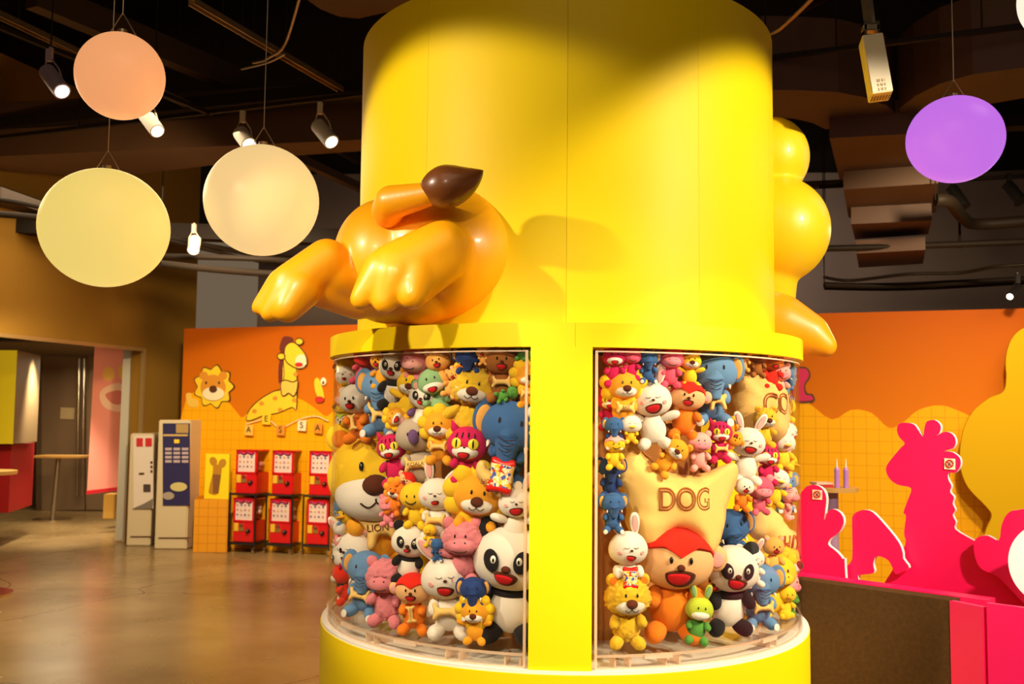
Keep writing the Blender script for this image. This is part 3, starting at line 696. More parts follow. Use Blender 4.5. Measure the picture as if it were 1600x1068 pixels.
def fab(name, c, fl=0): return mat(name, c, .85, sheen=.15 if fl else .06, bump=.5 if fl else .22, bscale=420 if fl else 500, var=.06, spec=.2)
FC = {'white': (.86, .78, .68), 'cream': (.85, .66, .42), 'black': (.014, .011, .012), 'yellow': (.93, .58, .02), 'gold': (.88, .38, .02), 'orange': (.85, .22, .012), 'lorange': (.88, .42, .09),
 'red': (.75, .02, .008), 'pink': (.90, .27, .32), 'hotpink': (.85, .10, .18), 'magenta': (.62, .012, .10), 'blue': (.045, .13, .34), 'lblue': (.13, .27, .50), 'dblue': (.02, .05, .20),
 'grey': (.50, .40, .30), 'brown': (.36, .12, .02), 'green': (.10, .32, .05), 'mint': (.26, .46, .22), 'lime': (.50, .62, .04), 'peach': (.90, .50, .22), 'biscuit': (.93, .60, .18), 'purple': (.16, .08, .22), 'rose': (.9, .42, .38), 'nose': (.10, .02, .006), 'mouth': (.70, .01, .015), 'line': (.03, .012, .008), 'tongue': (.85, .12, .10)}
FM = {k: fab('plush_'+k, v) for k, v in FC.items()}
FF = {k: fab('fluffy_'+k, FC[k], 1) for k in ('yellow', 'pink', 'white', 'gold', 'biscuit', 'cream')}
EYEW = mat('eye_white', (.9, .85, .7), .3); EYEB = mat('eye_black', (.008, .006, .005), .25); EYEY = mat('eye_yellow', (.85, .70, .03), .4)

def put(name, mesh, m, parent, M_):
    o = bpy.data.objects.new(name, SH[mesh]); COL.objects.link(o); o.parent = parent
    o.material_slots[0].link = 'OBJECT'; o.material_slots[0].material = m; o.matrix_basis = M_; return o
def T3(x, y, z): return Matrix.Translation((x, y, z))
def S3(x, y=None, z=None): return Matrix.Diagonal((x, x if y is None else y, x if z is None else z, 1))
def RX(a): return Matrix.Rotation(rad(a), 4, 'X')
def RY(a): return Matrix.Rotation(rad(a), 4, 'Y')
def RZ(a): return Matrix.Rotation(rad(a), 4, 'Z')
def stick(a, b, r, flat=1):
    a, b = Vector(a), Vector(b); d = b-a
    return Matrix.Translation((a+b)/2) @ d.to_track_quat('Z', 'Y').to_matrix().to_4x4() @ S3(r, r*flat, d.length/2+r*.6)

# kind: body, limbs, head, muzzle, ears, features
KIND = {
 'lion':     dict(n='lion_plush', h='gold', b='gold', mz='white', mane='yellow', ear='gold', smile=1),
 'flion':    dict(n='lion_plush', h='yellow', b='yellow', mz='white', ear='yellow', fl=1, smile=1),
 'biglion':  dict(n='lion_plush', h='yellow', b='gold', mz='white', ear='yellow', smile=1),
 'panda':    dict(n='panda_plush', h='white', b='white', l='black', ear='black', patch=1, mouth=1),
 'rabbit':   dict(n='rabbit_plush', h='white', b='white', ear=None, long='white', closed=1, mouth=1, cheek=1),
 'elephant': dict(n='elephant_plush', h='blue', b='blue', ear=None, trunk=1, pads=1),
 'lelephant': dict(n='elephant_plush', h='lblue', b='lblue', ear=None, trunk=1, pads=1),
 'hippo':    dict(n='hippo_plush', h='pink', b='pink', mz='pink', ear='pink', snout=1, closed=1),
 'fhippo':   dict(n='hippo_plush', h='pink', b='pink', mz='pink', ear='pink', snout=1, fl=1),
 'monkey':   dict(n='monkey_plush', h='peach', b='orange', ear='peach', hair='red', mouth=1, sideears=1),
 'gmonkey':  dict(n='monkey_plush', h='mint', b='mint', ear='mint', mz='white', mouth=1, sideears=1),
 'bear':     dict(n='bear_plush', h='brown', b='brown', ear='brown', mouth=1),
 'obear':    dict(n='bear_plush', h='lorange', b='lorange', ear='lorange', mouth=1),
 'cat':      dict(n='cat_plush', h='magenta', b='magenta', ear=None, point='magenta', mz='white', cateye=1, mouth=1, stripes=1),
 'koala':    dict(n='koala_plush', h='grey', b='grey', ear='grey', bignose=1),
 'chick':    dict(n='chick_plush', h='yellow', b='yellow', ear=None, bill='gold'),
 'duck':     dict(n='duck_plush', h='white', b='yellow', ear=None, bill='yellow', closed=1),
 'croc':     dict(n='crocodile_plush', h='green', b='green', ear=None, mz='green', snout=1),
 'hood':     dict(n='chick_plush', h='white', b='green', ear=None, hair='lime', mouth=1),
 'girl':     dict(n='chick_plush', h='yellow', b='yellow', ear=None, hair='rose', smile=1),
 'giraffe':  dict(n='giraffe_plush', h='yellow', b='yellow', ear='yellow', snout=1, mz='yellow', tail=1),
 'dragon':   dict(n='rabbit_plush', h='lime', b='green', ear=None, long='lime', mz='white'),
 'pig':      dict(n='pig_plush', h='rose', b='rose', ear='rose', snout=1, mz='pink'),
}
TOYS = []
def toy(kind, x, y, h, roll, turn, label, hs=1.0, item=None, word=None, gape=1.0, cols=None, pitch=0, rr=None, pose=0, ears=None, facew=.5, bk=0):
    K = dict(KIND[kind]); K.update(cols or {})
    # size and place from the pixel it covers, resting against the pane
    d = ray(x, y); o2 = Vector((CAM.x-CX, CAM.y-CY)); dd = Vector((d.x, d.y))
    h *= 1.12 if h < 95 else 1.03; Hm = h/pxm(4.05)
    if x > 1236 or x < 532: facew = 1
    for _ in range(4):
        r = rr or (RA-.02-bk-(.30 if facew < 1 else .25)*Hm)
        a = dd.dot(dd); b = 2*o2.dot(dd); c = o2.dot(o2)-r*r; disc_ = b*b-4*a*c
        t_ = (-b-math.sqrt(disc_))/(2*a) if disc_ > 0 else -b/(2*a)
        Hm = h/pxm(t_)
    p = CAM+d*t_; q_ = Vector((p.x-CX, p.y-CY, 0))
    if q_.length > r: q_ = q_*(r/q_.length); p = Vector((CX+q_.x, CY+q_.y, p.z))
    n = Vector((p.x-CX, p.y-CY, 0)).normalized(); v = Vector((CAM.x-p.x, CAM.y-p.y, 0)).normalized()
    fdir = (n*facew+v*(1-facew)).normalized()
    fdir = Matrix.Rotation(rad(turn*.5), 3, 'Z') @ fdir
    Yl = -fdir; Zl = Vector((0, 0, 1)); Xl = Yl.cross(Zl).normalized()
    R_ = Matrix((Xl, Yl, Zl)).transposed().to_4x4() @ RY(roll) @ RX(pitch or 7)
    if p.z-.55*Hm < FLZ and abs(roll) < 30: p.z = max(p.z, FLZ+.47*Hm)
    base = p - (R_.to_3x3() @ Vector((0, 0, .48*Hm)))
    t = bpy.data.objects.new(K['n'], None); COL.objects.link(t); t.empty_display_size = .05
    t.matrix_basis = Matrix.Translation(base) @ R_ @ S3(Hm)
    if 'panda' in K['n'] and 0: pass
    tag(t, label, 'plush toy', 'plush toys packed in the acrylic cases', 'thing'); TOYS.append(t)
    fl = K.get('fl'); G = FF if fl else FM; pre = 'f' if fl else ''
    gm = lambda k: (FF.get(k) or FM[k]) if fl else FM[k]
    hb, bb, lb = K['h'], K['b'], K.get('l', K['b'])
    # torso, arms, legs
    put('torso', pre+'torso', gm(bb), t, T3(0, 0, .31) @ S3(.185, .15, .235))
    lm = pre+'limb'
    rnd = random.Random(int(x*7+y))
    for s in (-1, 1):
        if pose == 1: ap = stick((s*.15, -.03, .44), (s*.34, -.08, .50), .066)         # arms out
        elif pose == 2: ap = stick((s*.16, -.04, .42), (s*.30, -.06, .30), .066)
        else: ap = stick((s*.16, -.04, .43), (s*(.15 if item else .20), -.15, .33+.05*rnd.random()), .068)
        put('arm', lm, gm(lb if lb != bb else bb), t, ap)
        put('leg', lm, gm(lb), t, stick((s*.10, -.03, .12), (s*.18, -.15, .07+.02*rnd.random()), .088))
        if K.get('pads'):
            put('foot_pad', 'disc', FM['white'], t, T3(s*.195, -.232, .075) @ RZ(s*20) @ RX(78) @ S3(.055))
    if lb == 'black': put('shoulder_band', 'torso', FM['black'], t, T3(0, .0, .44) @ S3(.172, .14, .075))
    # head
    hr = Vector((.275, .225, .235))*hs; Hh = .715+.04*(1-hs)
    HM = T3(0, -.03, Hh) @ RZ(turn*.3)
    put('head', pre+'head', gm(hb), t, HM @ S3(*hr))
    def on(dx, dz, lift=0, R=hr, c=Vector((0, 0, 0))):
        q = max(.02, 1-(dx)**2-(dz)**2); return Vector((c.x+dx*R.x, c.y-math.sqrt(q)*R.y-lift, c.z+dz*R.z)), Vector((dx/R.x, -math.sqrt(q)/R.y, dz/R.z)).normalized()
    def spot(name, mesh, m, dx, dz, sx, sy, th=None, rot=0, R=hr, c=Vector((0, 0, 0)), lift=.002):
        p_, n_ = on(dx, dz, 0, R, c); xa = Vector((0, 0, 1)).cross(n_).normalized(); ya = n_.cross(xa)
        Rm = Matrix((xa, ya, n_)).transposed().to_4x4()
        return put(name, mesh, m, t, HM @ Matrix.Translation(p_+n_*lift) @ Rm @ RZ(rot) @ S3(sx, sy, th or min(sx, sy)))
    mzR, mzC = hr, Vector((0, 0, 0))
    if K.get('mane'): put('mane', 'mane', FM[K['mane']], t, HM @ T3(0, .03, 0) @ S3(.335*hs, .30*hs, .315*hs))
    if K.get('mz'):
        if K.get('snout'): mzR = Vector((.20, .17, .125))*hs; mzC = Vector((0, -.115, -.07))*hs
        else: mzR = Vector((.185, .13, .105))*hs; mzC = Vector((0, -.125, -.085))*hs
        if kind == 'biglion': mzR = Vector((.235, .15, .15))*hs; mzC = Vector((0, -.115, -.11))*hs
        put('muzzle', pre+'limb' if 0 else 'big', gm(K['mz']), t, HM @ Matrix.Translation(mzC) @ S3(*mzR))
    e = K.get('ear')
    if e:
        for s in (-1, 1):
            if K.get('sideears'): q = HM @ T3(s*.30*hs, 0, -.0) @ S3(.085*hs, .05*hs, .10*hs)
            else: q = HM @ T3(s*.19*hs, .0, .20*hs) @ RY(s*30) @ S3(.085*hs, .05*hs, .085*hs)
            put('ear', 'ball', gm(e), t, q)
            if e not in ('black',) and not K.get('snout'):
                put('ear_lining', 'disc', FM['orange'] if e in ('gold', 'yellow') else FM['rose'], t, q @ T3(0, -.85, 0) @ RX(90) @ S3(.6, .6, 1.2))
    if K.get('long'):
        ea = ears or (-16, 18)
        for s, an in zip((-1, 1), ea):
            q = HM @ T3(s*.10*hs, .0, .17*hs) @ RY(an) @ S3(.085*hs, .07*hs, .17*hs)
            put('long_ear', 'ear', FM[K['long']], t, q); put('ear_lining', 'disc', FM['rose' if K['long'] == 'white' else 'mint'], t, q @ T3(0, -.42, 1.1) @ RX(90) @ S3(.52, .72, .8))
    if K.get('point'):
        for s in (-1, 1): put('ear', 'tusk', FM[K['point']], t, HM @ T3(s*.17*hs, 0, .16*hs) @ RY(s*24) @ S3(.26*hs, .16*hs, .16*hs))
    if K.get('hair'): put('hair', 'hair', FM[K['hair']], t, HM @ S3(*hr))
    if K.get('trunk'):
        for s in (-1, 1):
            q = HM @ T3(s*.16*hs, .05, .05) @ RZ(-s*22) @ S3(s*.115*hs, .14*hs, .175*hs)
            put('ear_flap', 'flap', FM[hb], t, q); put('ear_lining', 'disc', FM['lorange'], t, q @ T3(1.0, -.12, -.1) @ RX(90) @ S3(.7, .75, .9))
            put('tusk', 'tusk', FM['white'], t, HM @ T3(s*.17*hs, -.17*hs, -.16*hs) @ RX(115) @ S3(.065*hs))
        tr = HM @ T3(0, -.03, -.02) @ S3(.31*hs, .29*hs, .30*hs)
        put('trunk', 'trunk', FM[hb], t, tr)
        for i in range(3): put('trunk_crease', 'arc', FM['line'], t, HM @ T3(0, (-.268-.010*i)*hs, (-.075-.048*i)*hs) @ RX(80) @ S3((.075-.010*i)*hs, .05*hs, .06*hs))
        for s in (-1, 1): spot('eye', 'disc', FM['line'], s*.36, .26, .012*hs, .026*hs, .02)
    # eyes
    C_ = Vector((0, 0, 0))
    if K.get('patch'):
        for s in (-1, 1):
            spot('eye_patch', 'disc', FM['black'], s*.40, .10, .062*hs, .082*hs, .09*hs, s*-18)
            spot('eye_white', 'disc', EYEW, s*.33, .14, .024*hs, .032*hs, .12*hs, lift=.008); spot('pupil', 'disc', EYEB, s*.31, .13, .010*hs, .017*hs, .10*hs, lift=.018)
        spot('nose', 'ball', FM['nose'], 0, -.12, .034*hs, .026*hs, .022*hs)
    elif K.get('cateye'):
        for s in (-1, 1):
            spot('eye', 'disc', EYEY, s*.42, .12, .075*hs, .075*hs, .07*hs); spot('pupil', 'disc', EYEB, s*.40, .12, .014*hs, .062*hs, .10*hs, lift=.008)
        spot('nose', 'ball', FM['nose'], 0, -.08, .02*hs, .014*hs, .016*hs)
    elif K.get('closed'):
        for s in (-1, 1): spot('closed_eye', 'arc', FM['line'], s*.24, .24, .034*hs, .036*hs, .05*hs, lift=.003)
    elif not K.get('trunk'):
        for s in (-1, 1): spot('eye', 'disc', EYEB, s*.26, .28 if K.get('mz') else .12, .014*hs, .026*hs, .07*hs)
    if K.get('stripes'):
        for s in (-.45, -.15, .15, .45): spot('stripe', 'disc', FM['line'], s, .62-.2*abs(s), .012*hs, .05*hs, .04*hs)
    if K.get('cheek'):
        for s in (-1, 1): spot('cheek', 'disc', FM['rose'], s*.58, -.12, .034*hs, .03*hs, .03*hs)
        spot('nose', 'ball', FM['nose'], 0, .06, .022*hs, .017*hs, .016*hs)
    if K.get('smile'):
        if K.get('mz'):
            spot('nose', 'ball', FM['nose'], 0, .50, .072*hs, .058*hs, .05*hs, R=mzR, c=mzC)
            spot('smile', 'smile', FM['line'], 0, -.10, .085*hs, .055*hs, .05*hs, R=mzR, c=mzC, lift=.001)
        else: spot('smile', 'arc', FM['line'], 0, -.25, .10*hs, .12*hs, .06*hs)
    if K.get('bignose'): spot('nose', 'ball', FM['purple'], 0, -.05, .072*hs, .105*hs, .06*hs)
    if K.get('bill'): put('bill', 'bill', FM[K['bill']], t, HM @ T3(0, -.20*hs, -.04*hs) @ S3(.095*hs, .10*hs, .06*hs))
    if K.get('snout'):
        for s in (-1, 1): spot('nostril', 'disc', FM['line'], s*.35, .45, .012*hs, .012*hs, .03, R=mzR, c=mzC)
        if not K.get('mouth'): spot('mouth_line', 'arc', FM['line'], 0, -.35, .10*hs, .07*hs, .05*hs, R=mzR, c=mzC)
    if K.get('mouth'):
        mw = .082*hs*gape; dz = -.42 if not K.get('mz') else -.25
        RR_, cc = (mzR, mzC) if K.get('mz') else (hr, C_)
        if not K.get('mz') and not K.get('patch') and not K.get('cheek'): spot('nose', 'ball', FM['nose'], 0, -.10, .03*hs, .026*hs, .026*hs)
        rot = 10*rnd.choice((-1, 1)) if K.get('patch') or K.get('cheek') else 0
        spot('mouth', 'mouth', FM['nose'], 0, dz+.10, mw*1.05, mw*1.0, .07*hs, rot, R=RR_, c=cc)
        spot('tongue', 'mouth', FM['mouth'], -.05, dz+.06, mw*.82, mw*.76, .09*hs, rot, R=RR_, c=cc, lift=.007)
    if K.get('tail'): put('neck', 'torso', FM[bb], t, T3(0, -.01, .52) @ S3(.10, .09, .18))
    # what it holds
    if item:
        shp = {'bone': 'bone', 'beast': 'beast', 'bag': 'bag', 'tag': 'bone'}[item]; sc = {'bone': .16, 'beast': .15, 'bag': .15, 'tag': .13}[item]
        upright = item == 'tag'; bz = T3(0, -.20, .36)
        if item == 'bag': sc = .19 if hs > 1.2 else .15; bz = T3(0, -.33, .17) if hs > 1.2 else T3(0, -.24, .34)
        q = bz @ RX(-12) @ (RY(80) if upright else RY(0)) @ S3(sc)
        w_ = put('held_biscuit' if item != 'bag' else 'snack_bag', shp, FM['biscuit'] if item != 'bag' else MAT_BAG, t, q)
        if word:
            text('word_print', word, .42 if len(word) < 6 else .34, T3(0, -.20, .36) @ RX(-12) @ (RY(80) if upright else RY(0)) @ S3(sc) @ T3(0, -.235, 0) @ RX(90), FM['nose'], t, extrude=.012)
    return t
def bag_mat():
    m = bpy.data.materials.new('snack_bag_print'); m.use_nodes = True; nt = m.node_tree; b = nt.nodes['Principled BSDF']
    tc = nt.nodes.new('ShaderNodeTexCoord'); v = nt.nodes.new('ShaderNodeTexVoronoi'); v.inputs['Scale'].default_value = 5.5
    nt.links.new(tc.outputs['Object'], v.inputs['Vector']); cr = nt.nodes.new('ShaderNodeValToRGB'); cr.color_ramp.interpolation = 'CONSTANT'
    for i, (p, c) in enumerate(((0, (.95, .80, .45, 1)), (.35, (.95, .55, .02, 1)), (.6, (.75, .04, .01, 1)), (.8, (.08, .10, .4, 1)), (.9, (.9, .5, .3, 1)))):
        e = cr.color_ramp.elements[i] if i < 2 else cr.color_ramp.elements.new(p)
        e.position = p; e.color = c
    sp = nt.nodes.new('ShaderNodeSeparateXYZ'); nt.links.new(tc.outputs['Object'], sp.inputs[0])
    sep = nt.nodes.new('ShaderNodeSeparateColor'); nt.links.new(v.outputs['Color'], sep.inputs[0]); nt.links.new(sep.outputs[0], cr.inputs[0])
    ab = nt.nodes.new('ShaderNodeMath'); ab.operation = 'ABSOLUTE'; nt.links.new(sp.outputs[2], ab.inputs[0])
    g = nt.nodes.new('ShaderNodeMath'); g.operation = 'GREATER_THAN'; g.inputs[1].default_value = .66; nt.links.new(ab.outputs[0], g.inputs[0])
    mx = nt.nodes.new('ShaderNodeMix'); mx.data_type = 'RGBA'; mx.inputs[7].default_value = (.7, .015, .01, 1)
    nt.links.new(g.outputs[0], mx.inputs[0]); nt.links.new(cr.outputs[0], mx.inputs[6]); nt.links.new(mx.outputs[2], b.inputs['Base Color']); b.inputs['Roughness'].default_value = .25
    return m
MAT_BAG = bag_mat()

# ------------------------------------------------------------------ left case, row by row
toy('flion', 527, 586, 74, 0, 0, 'yellow fluffy plush squeezed against the far edge of the panda case, topmost', cols=dict(mz='yellow'))
toy('flion', 524, 648, 70, 10, 10, 'yellow fluffy plush under the topmost one at the far edge of the panda case', cols=dict(mz='yellow'))
toy('rabbit', 548, 600, 62, -15, 20, 'small pale rabbit plush in the upper corner with crooked ears', gape=.6)
toy('hippo', 572, 572, 62, 20, 10, 'red round-headed hippo plush under the yellow ring', hs=1.2, cols=dict(h='hotpink', b='hotpink', mz='red', ear='hotpink'))
toy('obear', 597, 577, 58, 0, -10, 'small orange bear plush hanging between red hippo and panda', cols=dict(h='gold', b='gold', ear='gold'))
toy('elephant', 598, 628, 112, 2, 20, 'light blue elephant plush hugging a beige biscuit over the big lion head', item='beast', cols=dict(h='lblue', b='lblue'))
toy('monkey', 560, 645, 88, -4, 14, 'pale-faced monkey plush in orange holding an upright biscuit, beside the blue elephant', item='tag', cols=dict(h='white', hair=None, ear='orange'))
toy('hood', 533, 672, 66, -6, 0, 'small chick plush in a lime hood and green body near the case edge')
toy('panda', 619, 594, 88, 6, 6, 'panda plush near the top left of its case above a small lion', gape=.8)
toy('hippo', 652, 578, 66, 0, -8, 'pink hippo plush with a pale muzzle beside the top panda', hs=1.25, cols=dict(mz='rose'))
toy('obear', 688, 577, 58, -12, 6, 'orange-brown bear plush with open mouth and tilted head by the top rail', hs=1.1)
toy('obear', 708, 597, 48, 18, 0, 'orange bear plush body wedged below the tilted bear', hs=.8)
toy('gmonkey', 683, 616, 82, -14, 10, 'green monkey plush with pink mouth and white face')
toy('lion', 641, 618, 78, 14, 12, 'small yellow lion plush reaching out an arm below the pink hippo', cols=dict(h='yellow', b='yellow', mane=None, ear='gold'), pose=1)
toy('panda', 661, 638, 76, 8, 8, 'small panda plush leaning under the green monkey', gape=.8, cols=dict(l='purple'))
toy('lion', 630, 657, 52, -62, 0, 'small lion plush lying upside down with red open mouth', cols=dict(mz='white', mouth=1, smile=None), gape=1.2)
toy('koala', 655, 706, 120, -6, 14, 'grey-beige koala plush with huge purple nose holding a KOALA biscuit', item='bone', word='KOALA', hs=.95)
toy('cat', 616, 718, 80, -8, 12, 'dark pink cat plush with white muzzle tucked beside the big lion head', hs=.95)
toy('lion', 688, 684, 78, 0, 8, 'lion plush with bright yellow mane holding a biscuit beside the cat', item='bone')
toy('biglion', 586, 786, 225, -4, 6, 'largest lion plush with long white muzzle holding a LION biscuit', hs=1.18, facew=.12, item='beast', word='LION')
toy('monkey', 632, 757, 44, 38, 0, 'tiny red-haired monkey plush tilted beside the KOALA biscuit')
toy('lion', 618, 778, 50, 10, 0, 'tiny curly orange lion plush below the dark pink cat', cols=dict(mane='gold', h='orange', b='orange'))
toy('hippo', 607, 798, 46, 0, 0, 'tiny pink plush with crossed arms against the big lion cheek')
toy('girl', 650, 790, 66, 0, 0, 'round yellow plush with a stitched smile under the KOALA biscuit', cols=dict(hair=None), hs=1.2)
toy('rabbit', 684, 795, 94, 0, 12, 'white rabbit plush with upright ears beside the HORSE lion', ears=(-4, 55), item='bone', gape=.7)
toy('elephant', 732, 572, 66, 0, 10, 'dark blue elephant plush pressed against the top rail', cols=dict(h='dblue', b='dblue'))
toy('obear', 755, 556, 28, 0, 0, 'small round orange plush behind the brown bear by the top rail', hs=1.3)
toy('bear', 785, 583, 86, 0, 8, 'brown bear plush with red mouth holding a biscuit at the top rail', item='bone', hs=1.05)
toy('croc', 826, 553, 40, 90, 0, 'green crocodile plush lying across the top corner by the pillar', hs=1.1)
toy('flion', 736, 632, 122, 8, 14, 'fluffy bright yellow lion plush in the upper middle of the panda case', hs=1.02, pose=2)
toy('croc', 793, 616, 36, 70, 0, 'green crocodile plush leg showing under the brown bear', hs=.9)
toy('lion', 825, 603, 66, 0, 14, 'lion plush with round yellow mane beside the pillar holding a biscuit', item='bone')
toy('cat', 730, 714, 86, 4, 4, 'magenta striped cat plush with large yellow eyes in the middle of the panda case', hs=1.2, cols={})
toy('elephant', 797, 694, 132, 10, 0, 'big navy elephant plush clutching a red snack bag beside the pillar', hs=1.28, item='bag', word=None, cols=dict(h='blue', b='blue'))
toy('duck', 838, 655, 46, 0, 12, 'white and yellow chick plush squeezed between navy elephant and pillar')
toy('lion', 745, 802, 128, 6, 12, 'lion plush with the HORSE biscuit leaning on its head', hs=1.05, cols=dict(mane='yellow', h='gold', b='gold'))
toy('rabbit', 806, 808, 102, 2, 8, 'white rabbit plush yelling with one ear up, sitting on the big panda', ears=(-10, 22), hs=.95, pose=1, gape=1.3)
toy('chick', 538, 818, 68, 0, 10, 'yellow chick plush with a stitched beak left of the largest lion')
toy('hippo', 521, 720, 42, 0, 0, 'small orange plush stacked at the edge beside the green bodied one', cols=dict(h='orange', b='orange', mz='orange', ear='orange'))
toy('monkey', 527, 752, 42, -8, 10, 'small white-faced plush with red mouth near the big lion mane', cols=dict(hair='lime', h='white', b='mint'))
toy('croc', 533, 786, 42, 0, 0, 'small green crocodile plush near the big lion mane')
toy('cat', 516, 770, 42, 0, 0, 'small pink cat plush at the far case edge', cols=dict(h='hotpink', b='hotpink'))
toy('lelephant', 515, 800, 40, 0, 0, 'small purple-blue elephant plush at the far case edge')
toy('rabbit', 519, 836, 44, 0, 0, 'small white rabbit plush behind the yellow chick')
toy('cat', 529, 856, 44, 0, 0, 'small pink cat plush under the yellow chick', cols=dict(h='pink', b='hotpink'))
toy('panda', 526, 884, 58, 6, 6, 'small panda plush near the lower edge of its case')
toy('panda', 641, 866, 96, 6, 14, 'smiling panda plush between the LION biscuit and the fluffy pink hippo', hs=1.1, gape=.6)
toy('rabbit', 545, 918, 116, -4, 16, 'white rabbit plush with wide red mouth at the lower far edge', gape=1.0, ears=(-40, 60))
toy('elephant', 572, 932, 108, 8, 22, 'blue elephant plush with orange ear lining on the case floor', item='bone', cols=dict(h='lblue', b='lblue'))
toy('fhippo', 604, 946, 108, 0, 10, 'fluffy pink plush sitting on the case floor beside the monkey', hs=1.0, cols=dict(closed=1))
toy('monkey', 647, 960, 98, 0, 12, 'red-haired monkey plush holding an upright MONKEY biscuit on the case floor', item='tag', word='MONKEY')
toy('rabbit', 700, 945, 132, -3, 16, 'white rabbit plush with drooping long ear on the case floor', ears=(-35, 70), item='bone', gape=1.1, hs=1.05)
toy('fhippo', 724, 862, 92, 0, 6, 'fluffy bright pink hippo plush in the lower middle', hs=1.12, pose=1)
toy('elephant', 740, 934, 62, 0, 6, 'small royal blue elephant plush sitting on the small lion', cols=dict(h='dblue', b='dblue'), hs=1.1)
toy('lion', 742, 985, 66, 0, 4, 'small lion plush with wavy yellow mane below the royal blue elephant', pose=1, hs=1.05)
toy('panda', 799, 944, 184, 3, -4, 'largest panda plush filling the lower corner beside the pillar', hs=1.14, gape=1.0, pose=2)
toy('chick', 672, 836, 34, 0, 0, 'tiny yellow chick plush beside the smiling panda')
toy('elephant', 684, 858, 34, 0, 0, 'tiny blue elephant plush beside the fluffy pink hippo')
toy('cat', 514, 915, 60, 0, 0, 'red plush pressed into the lower far edge', cols=dict(h='red', b='red', cateye=None, stripes=None, mouth=None))
# ------------------------------------------------------------------ right case
toy('cat', 960, 572, 60, 0, -6, 'magenta plush with white open mouth in the top corner beside the pillar', cols=dict(cateye=None, stripes=None))
toy('hippo', 986, 568, 50, 0, 0, 'hot pink plush behind the big rabbit ear', cols=dict(h='hotpink', b='magenta', mz='hotpink', ear='hotpink'))
toy('elephant', 1012, 572, 50, 0, 0, 'blue elephant plush behind the two white rabbit ears')
toy('hippo', 1047, 574, 60, 0, -4, 'coral pink hippo plush with closed eyes by the top rail', hs=1.1, cols=dict(h='hotpink', b='hotpink', mz='pink'))
toy('lion', 1078, 577, 54, 0, -6, 'small yellow lion plush between the hippo and blue elephant', cols=dict(mane=None, h='yellow', b='yellow', ear='yellow'), pose=1)
toy('elephant', 1112, 607, 118, 0, -18, 'large light blue elephant plush holding a beige biscuit beside the COW cushion', item='beast', cols=dict(h='lblue', b='lblue'), hs=1.1)
toy('lion', 974, 623, 84, 0, 6, 'lion plush with dark nose holding a BAT biscuit beside the pillar', item='bone', word='BAT')
toy('rabbit', 1019, 649, 108, -4, -8, 'white rabbit plush with both ears up and mouth wide open above the DOG cushion', ears=(-34, 12), gape=1.4, pose=1)
toy('monkey', 1071, 640, 88, 6, -14, 'red-haired monkey plush in orange beside the yelling rabbit')
toy('elephant', 959, 676, 48, 0, 0, 'small blue elephant plush against the pillar edge', cols=dict(h='blue', b='dblue'))
toy('duck', 986, 672, 40, 0, 0, 'small white duck plush with a yellow bill on the DOG cushion', hs=1.3)
toy('girl', 960, 706, 52, 0, 6, 'small yellow plush with a pale cap beside the DOG cushion corner')
toy('lion', 1047, 714, 62, 40, -6, 'small golden lion plush lying tilted on the DOG cushion', cols=dict(mane=None))
toy('pig', 1093, 705, 58, 0, -10, 'coral pink pig plush between the monkey and the magenta cat')
toy('cat', 1124, 690, 62, 0, -14, 'magenta cat plush holding a biscuit on top of the DOG cushion edge', item='bone', word=None)
toy('bear', 1143, 675, 44, 160, 0, 'gold upside-down bear plush under the COW cushion', cols=dict(h='gold', b='gold', ear='gold'))
toy('rabbit', 1166, 712, 86, 2, -18, 'white rabbit plush with wide ears below the COW cushion', ears=(-22, 30), gape=1.2, pose=1)
toy('cat', 1198, 726, 60, 0, -20, 'second magenta cat plush between the rabbit and the coral hippo')
toy('monkey', 1160, 772, 50, 8, -8, 'small white-faced monkey plush in orange near the blue elephant', cols=dict(hair=None, h='white', ear='orange'))
toy('hippo', 1187, 775, 54, 0, -10, 'coral hippo plush resting on the wordy star cushion', hs=1.25, cols=dict(h='hotpink', b='hotpink', mz='pink'))
toy('bear', 1100, 736, 58, 10, 0, 'brown bear plush wedged behind the dip of the DOG cushion', bk=.08)
toy('cat', 951, 640, 60, 0, 0, 'magenta plush squeezed against the pillar below the BAT lion', bk=.06)
toy('elephant', 954, 745, 62, 0, 0, 'navy elephant plush squeezed against the pillar behind the cushion corner', bk=.05, cols=dict(h='dblue', b='dblue'))
toy('bear', 1046, 690, 56, 0, 0, 'brown bear plush behind the tilted golden lion', bk=.10)
toy('elephant', 957, 800, 60, 0, 8, 'dark blue elephant plush wedged between pillar and DOG cushion', cols=dict(h='blue', b='blue'))
toy('elephant', 1140, 843, 98, -6, -14, 'blue elephant plush behind the open-mouthed panda', bk=.11, cols=dict(h='blue', b='blue'), hs=1.1)
toy('rabbit', 980, 880, 107, 0, 6, 'white rabbit plush holding a snack bag beside the pillar', ears=(-28, -4), item='bag', gape=.85)
toy('flion', 979, 982, 112, 0, 6, 'fluffy yellow lion plush sitting on the case floor beside the pillar', hs=1.1)
toy('monkey', 1052, 938, 182, 2, -8, 'largest monkey plush with bright red hair under the DOG cushion', hs=1.12, gape=1.3)
toy('monkey', 1108, 925, 86, 0, -10, 'orange monkey plush mostly hidden behind the open-mouthed panda', bk=.10, cols=dict(hair=None, h='lorange'))
toy('panda', 1139, 948, 142, 2, -10, 'open-mouthed panda plush standing on the case floor beside the big monkey', hs=1.05, gape=1.2)
toy('dragon', 1090, 985, 70, 6, -8, 'small green and lime plush with white muzzle on the case floor', ears=(-20, 10))
toy('rabbit', 1176, 886, 58, -4, -14, 'small white rabbit plush hanging above the blue elephant', gape=.9, ears=(-60, 30))
toy('lelephant', 1186, 955, 104, 0, -22, 'light blue elephant plush holding a striped biscuit on the case floor', item='bone')
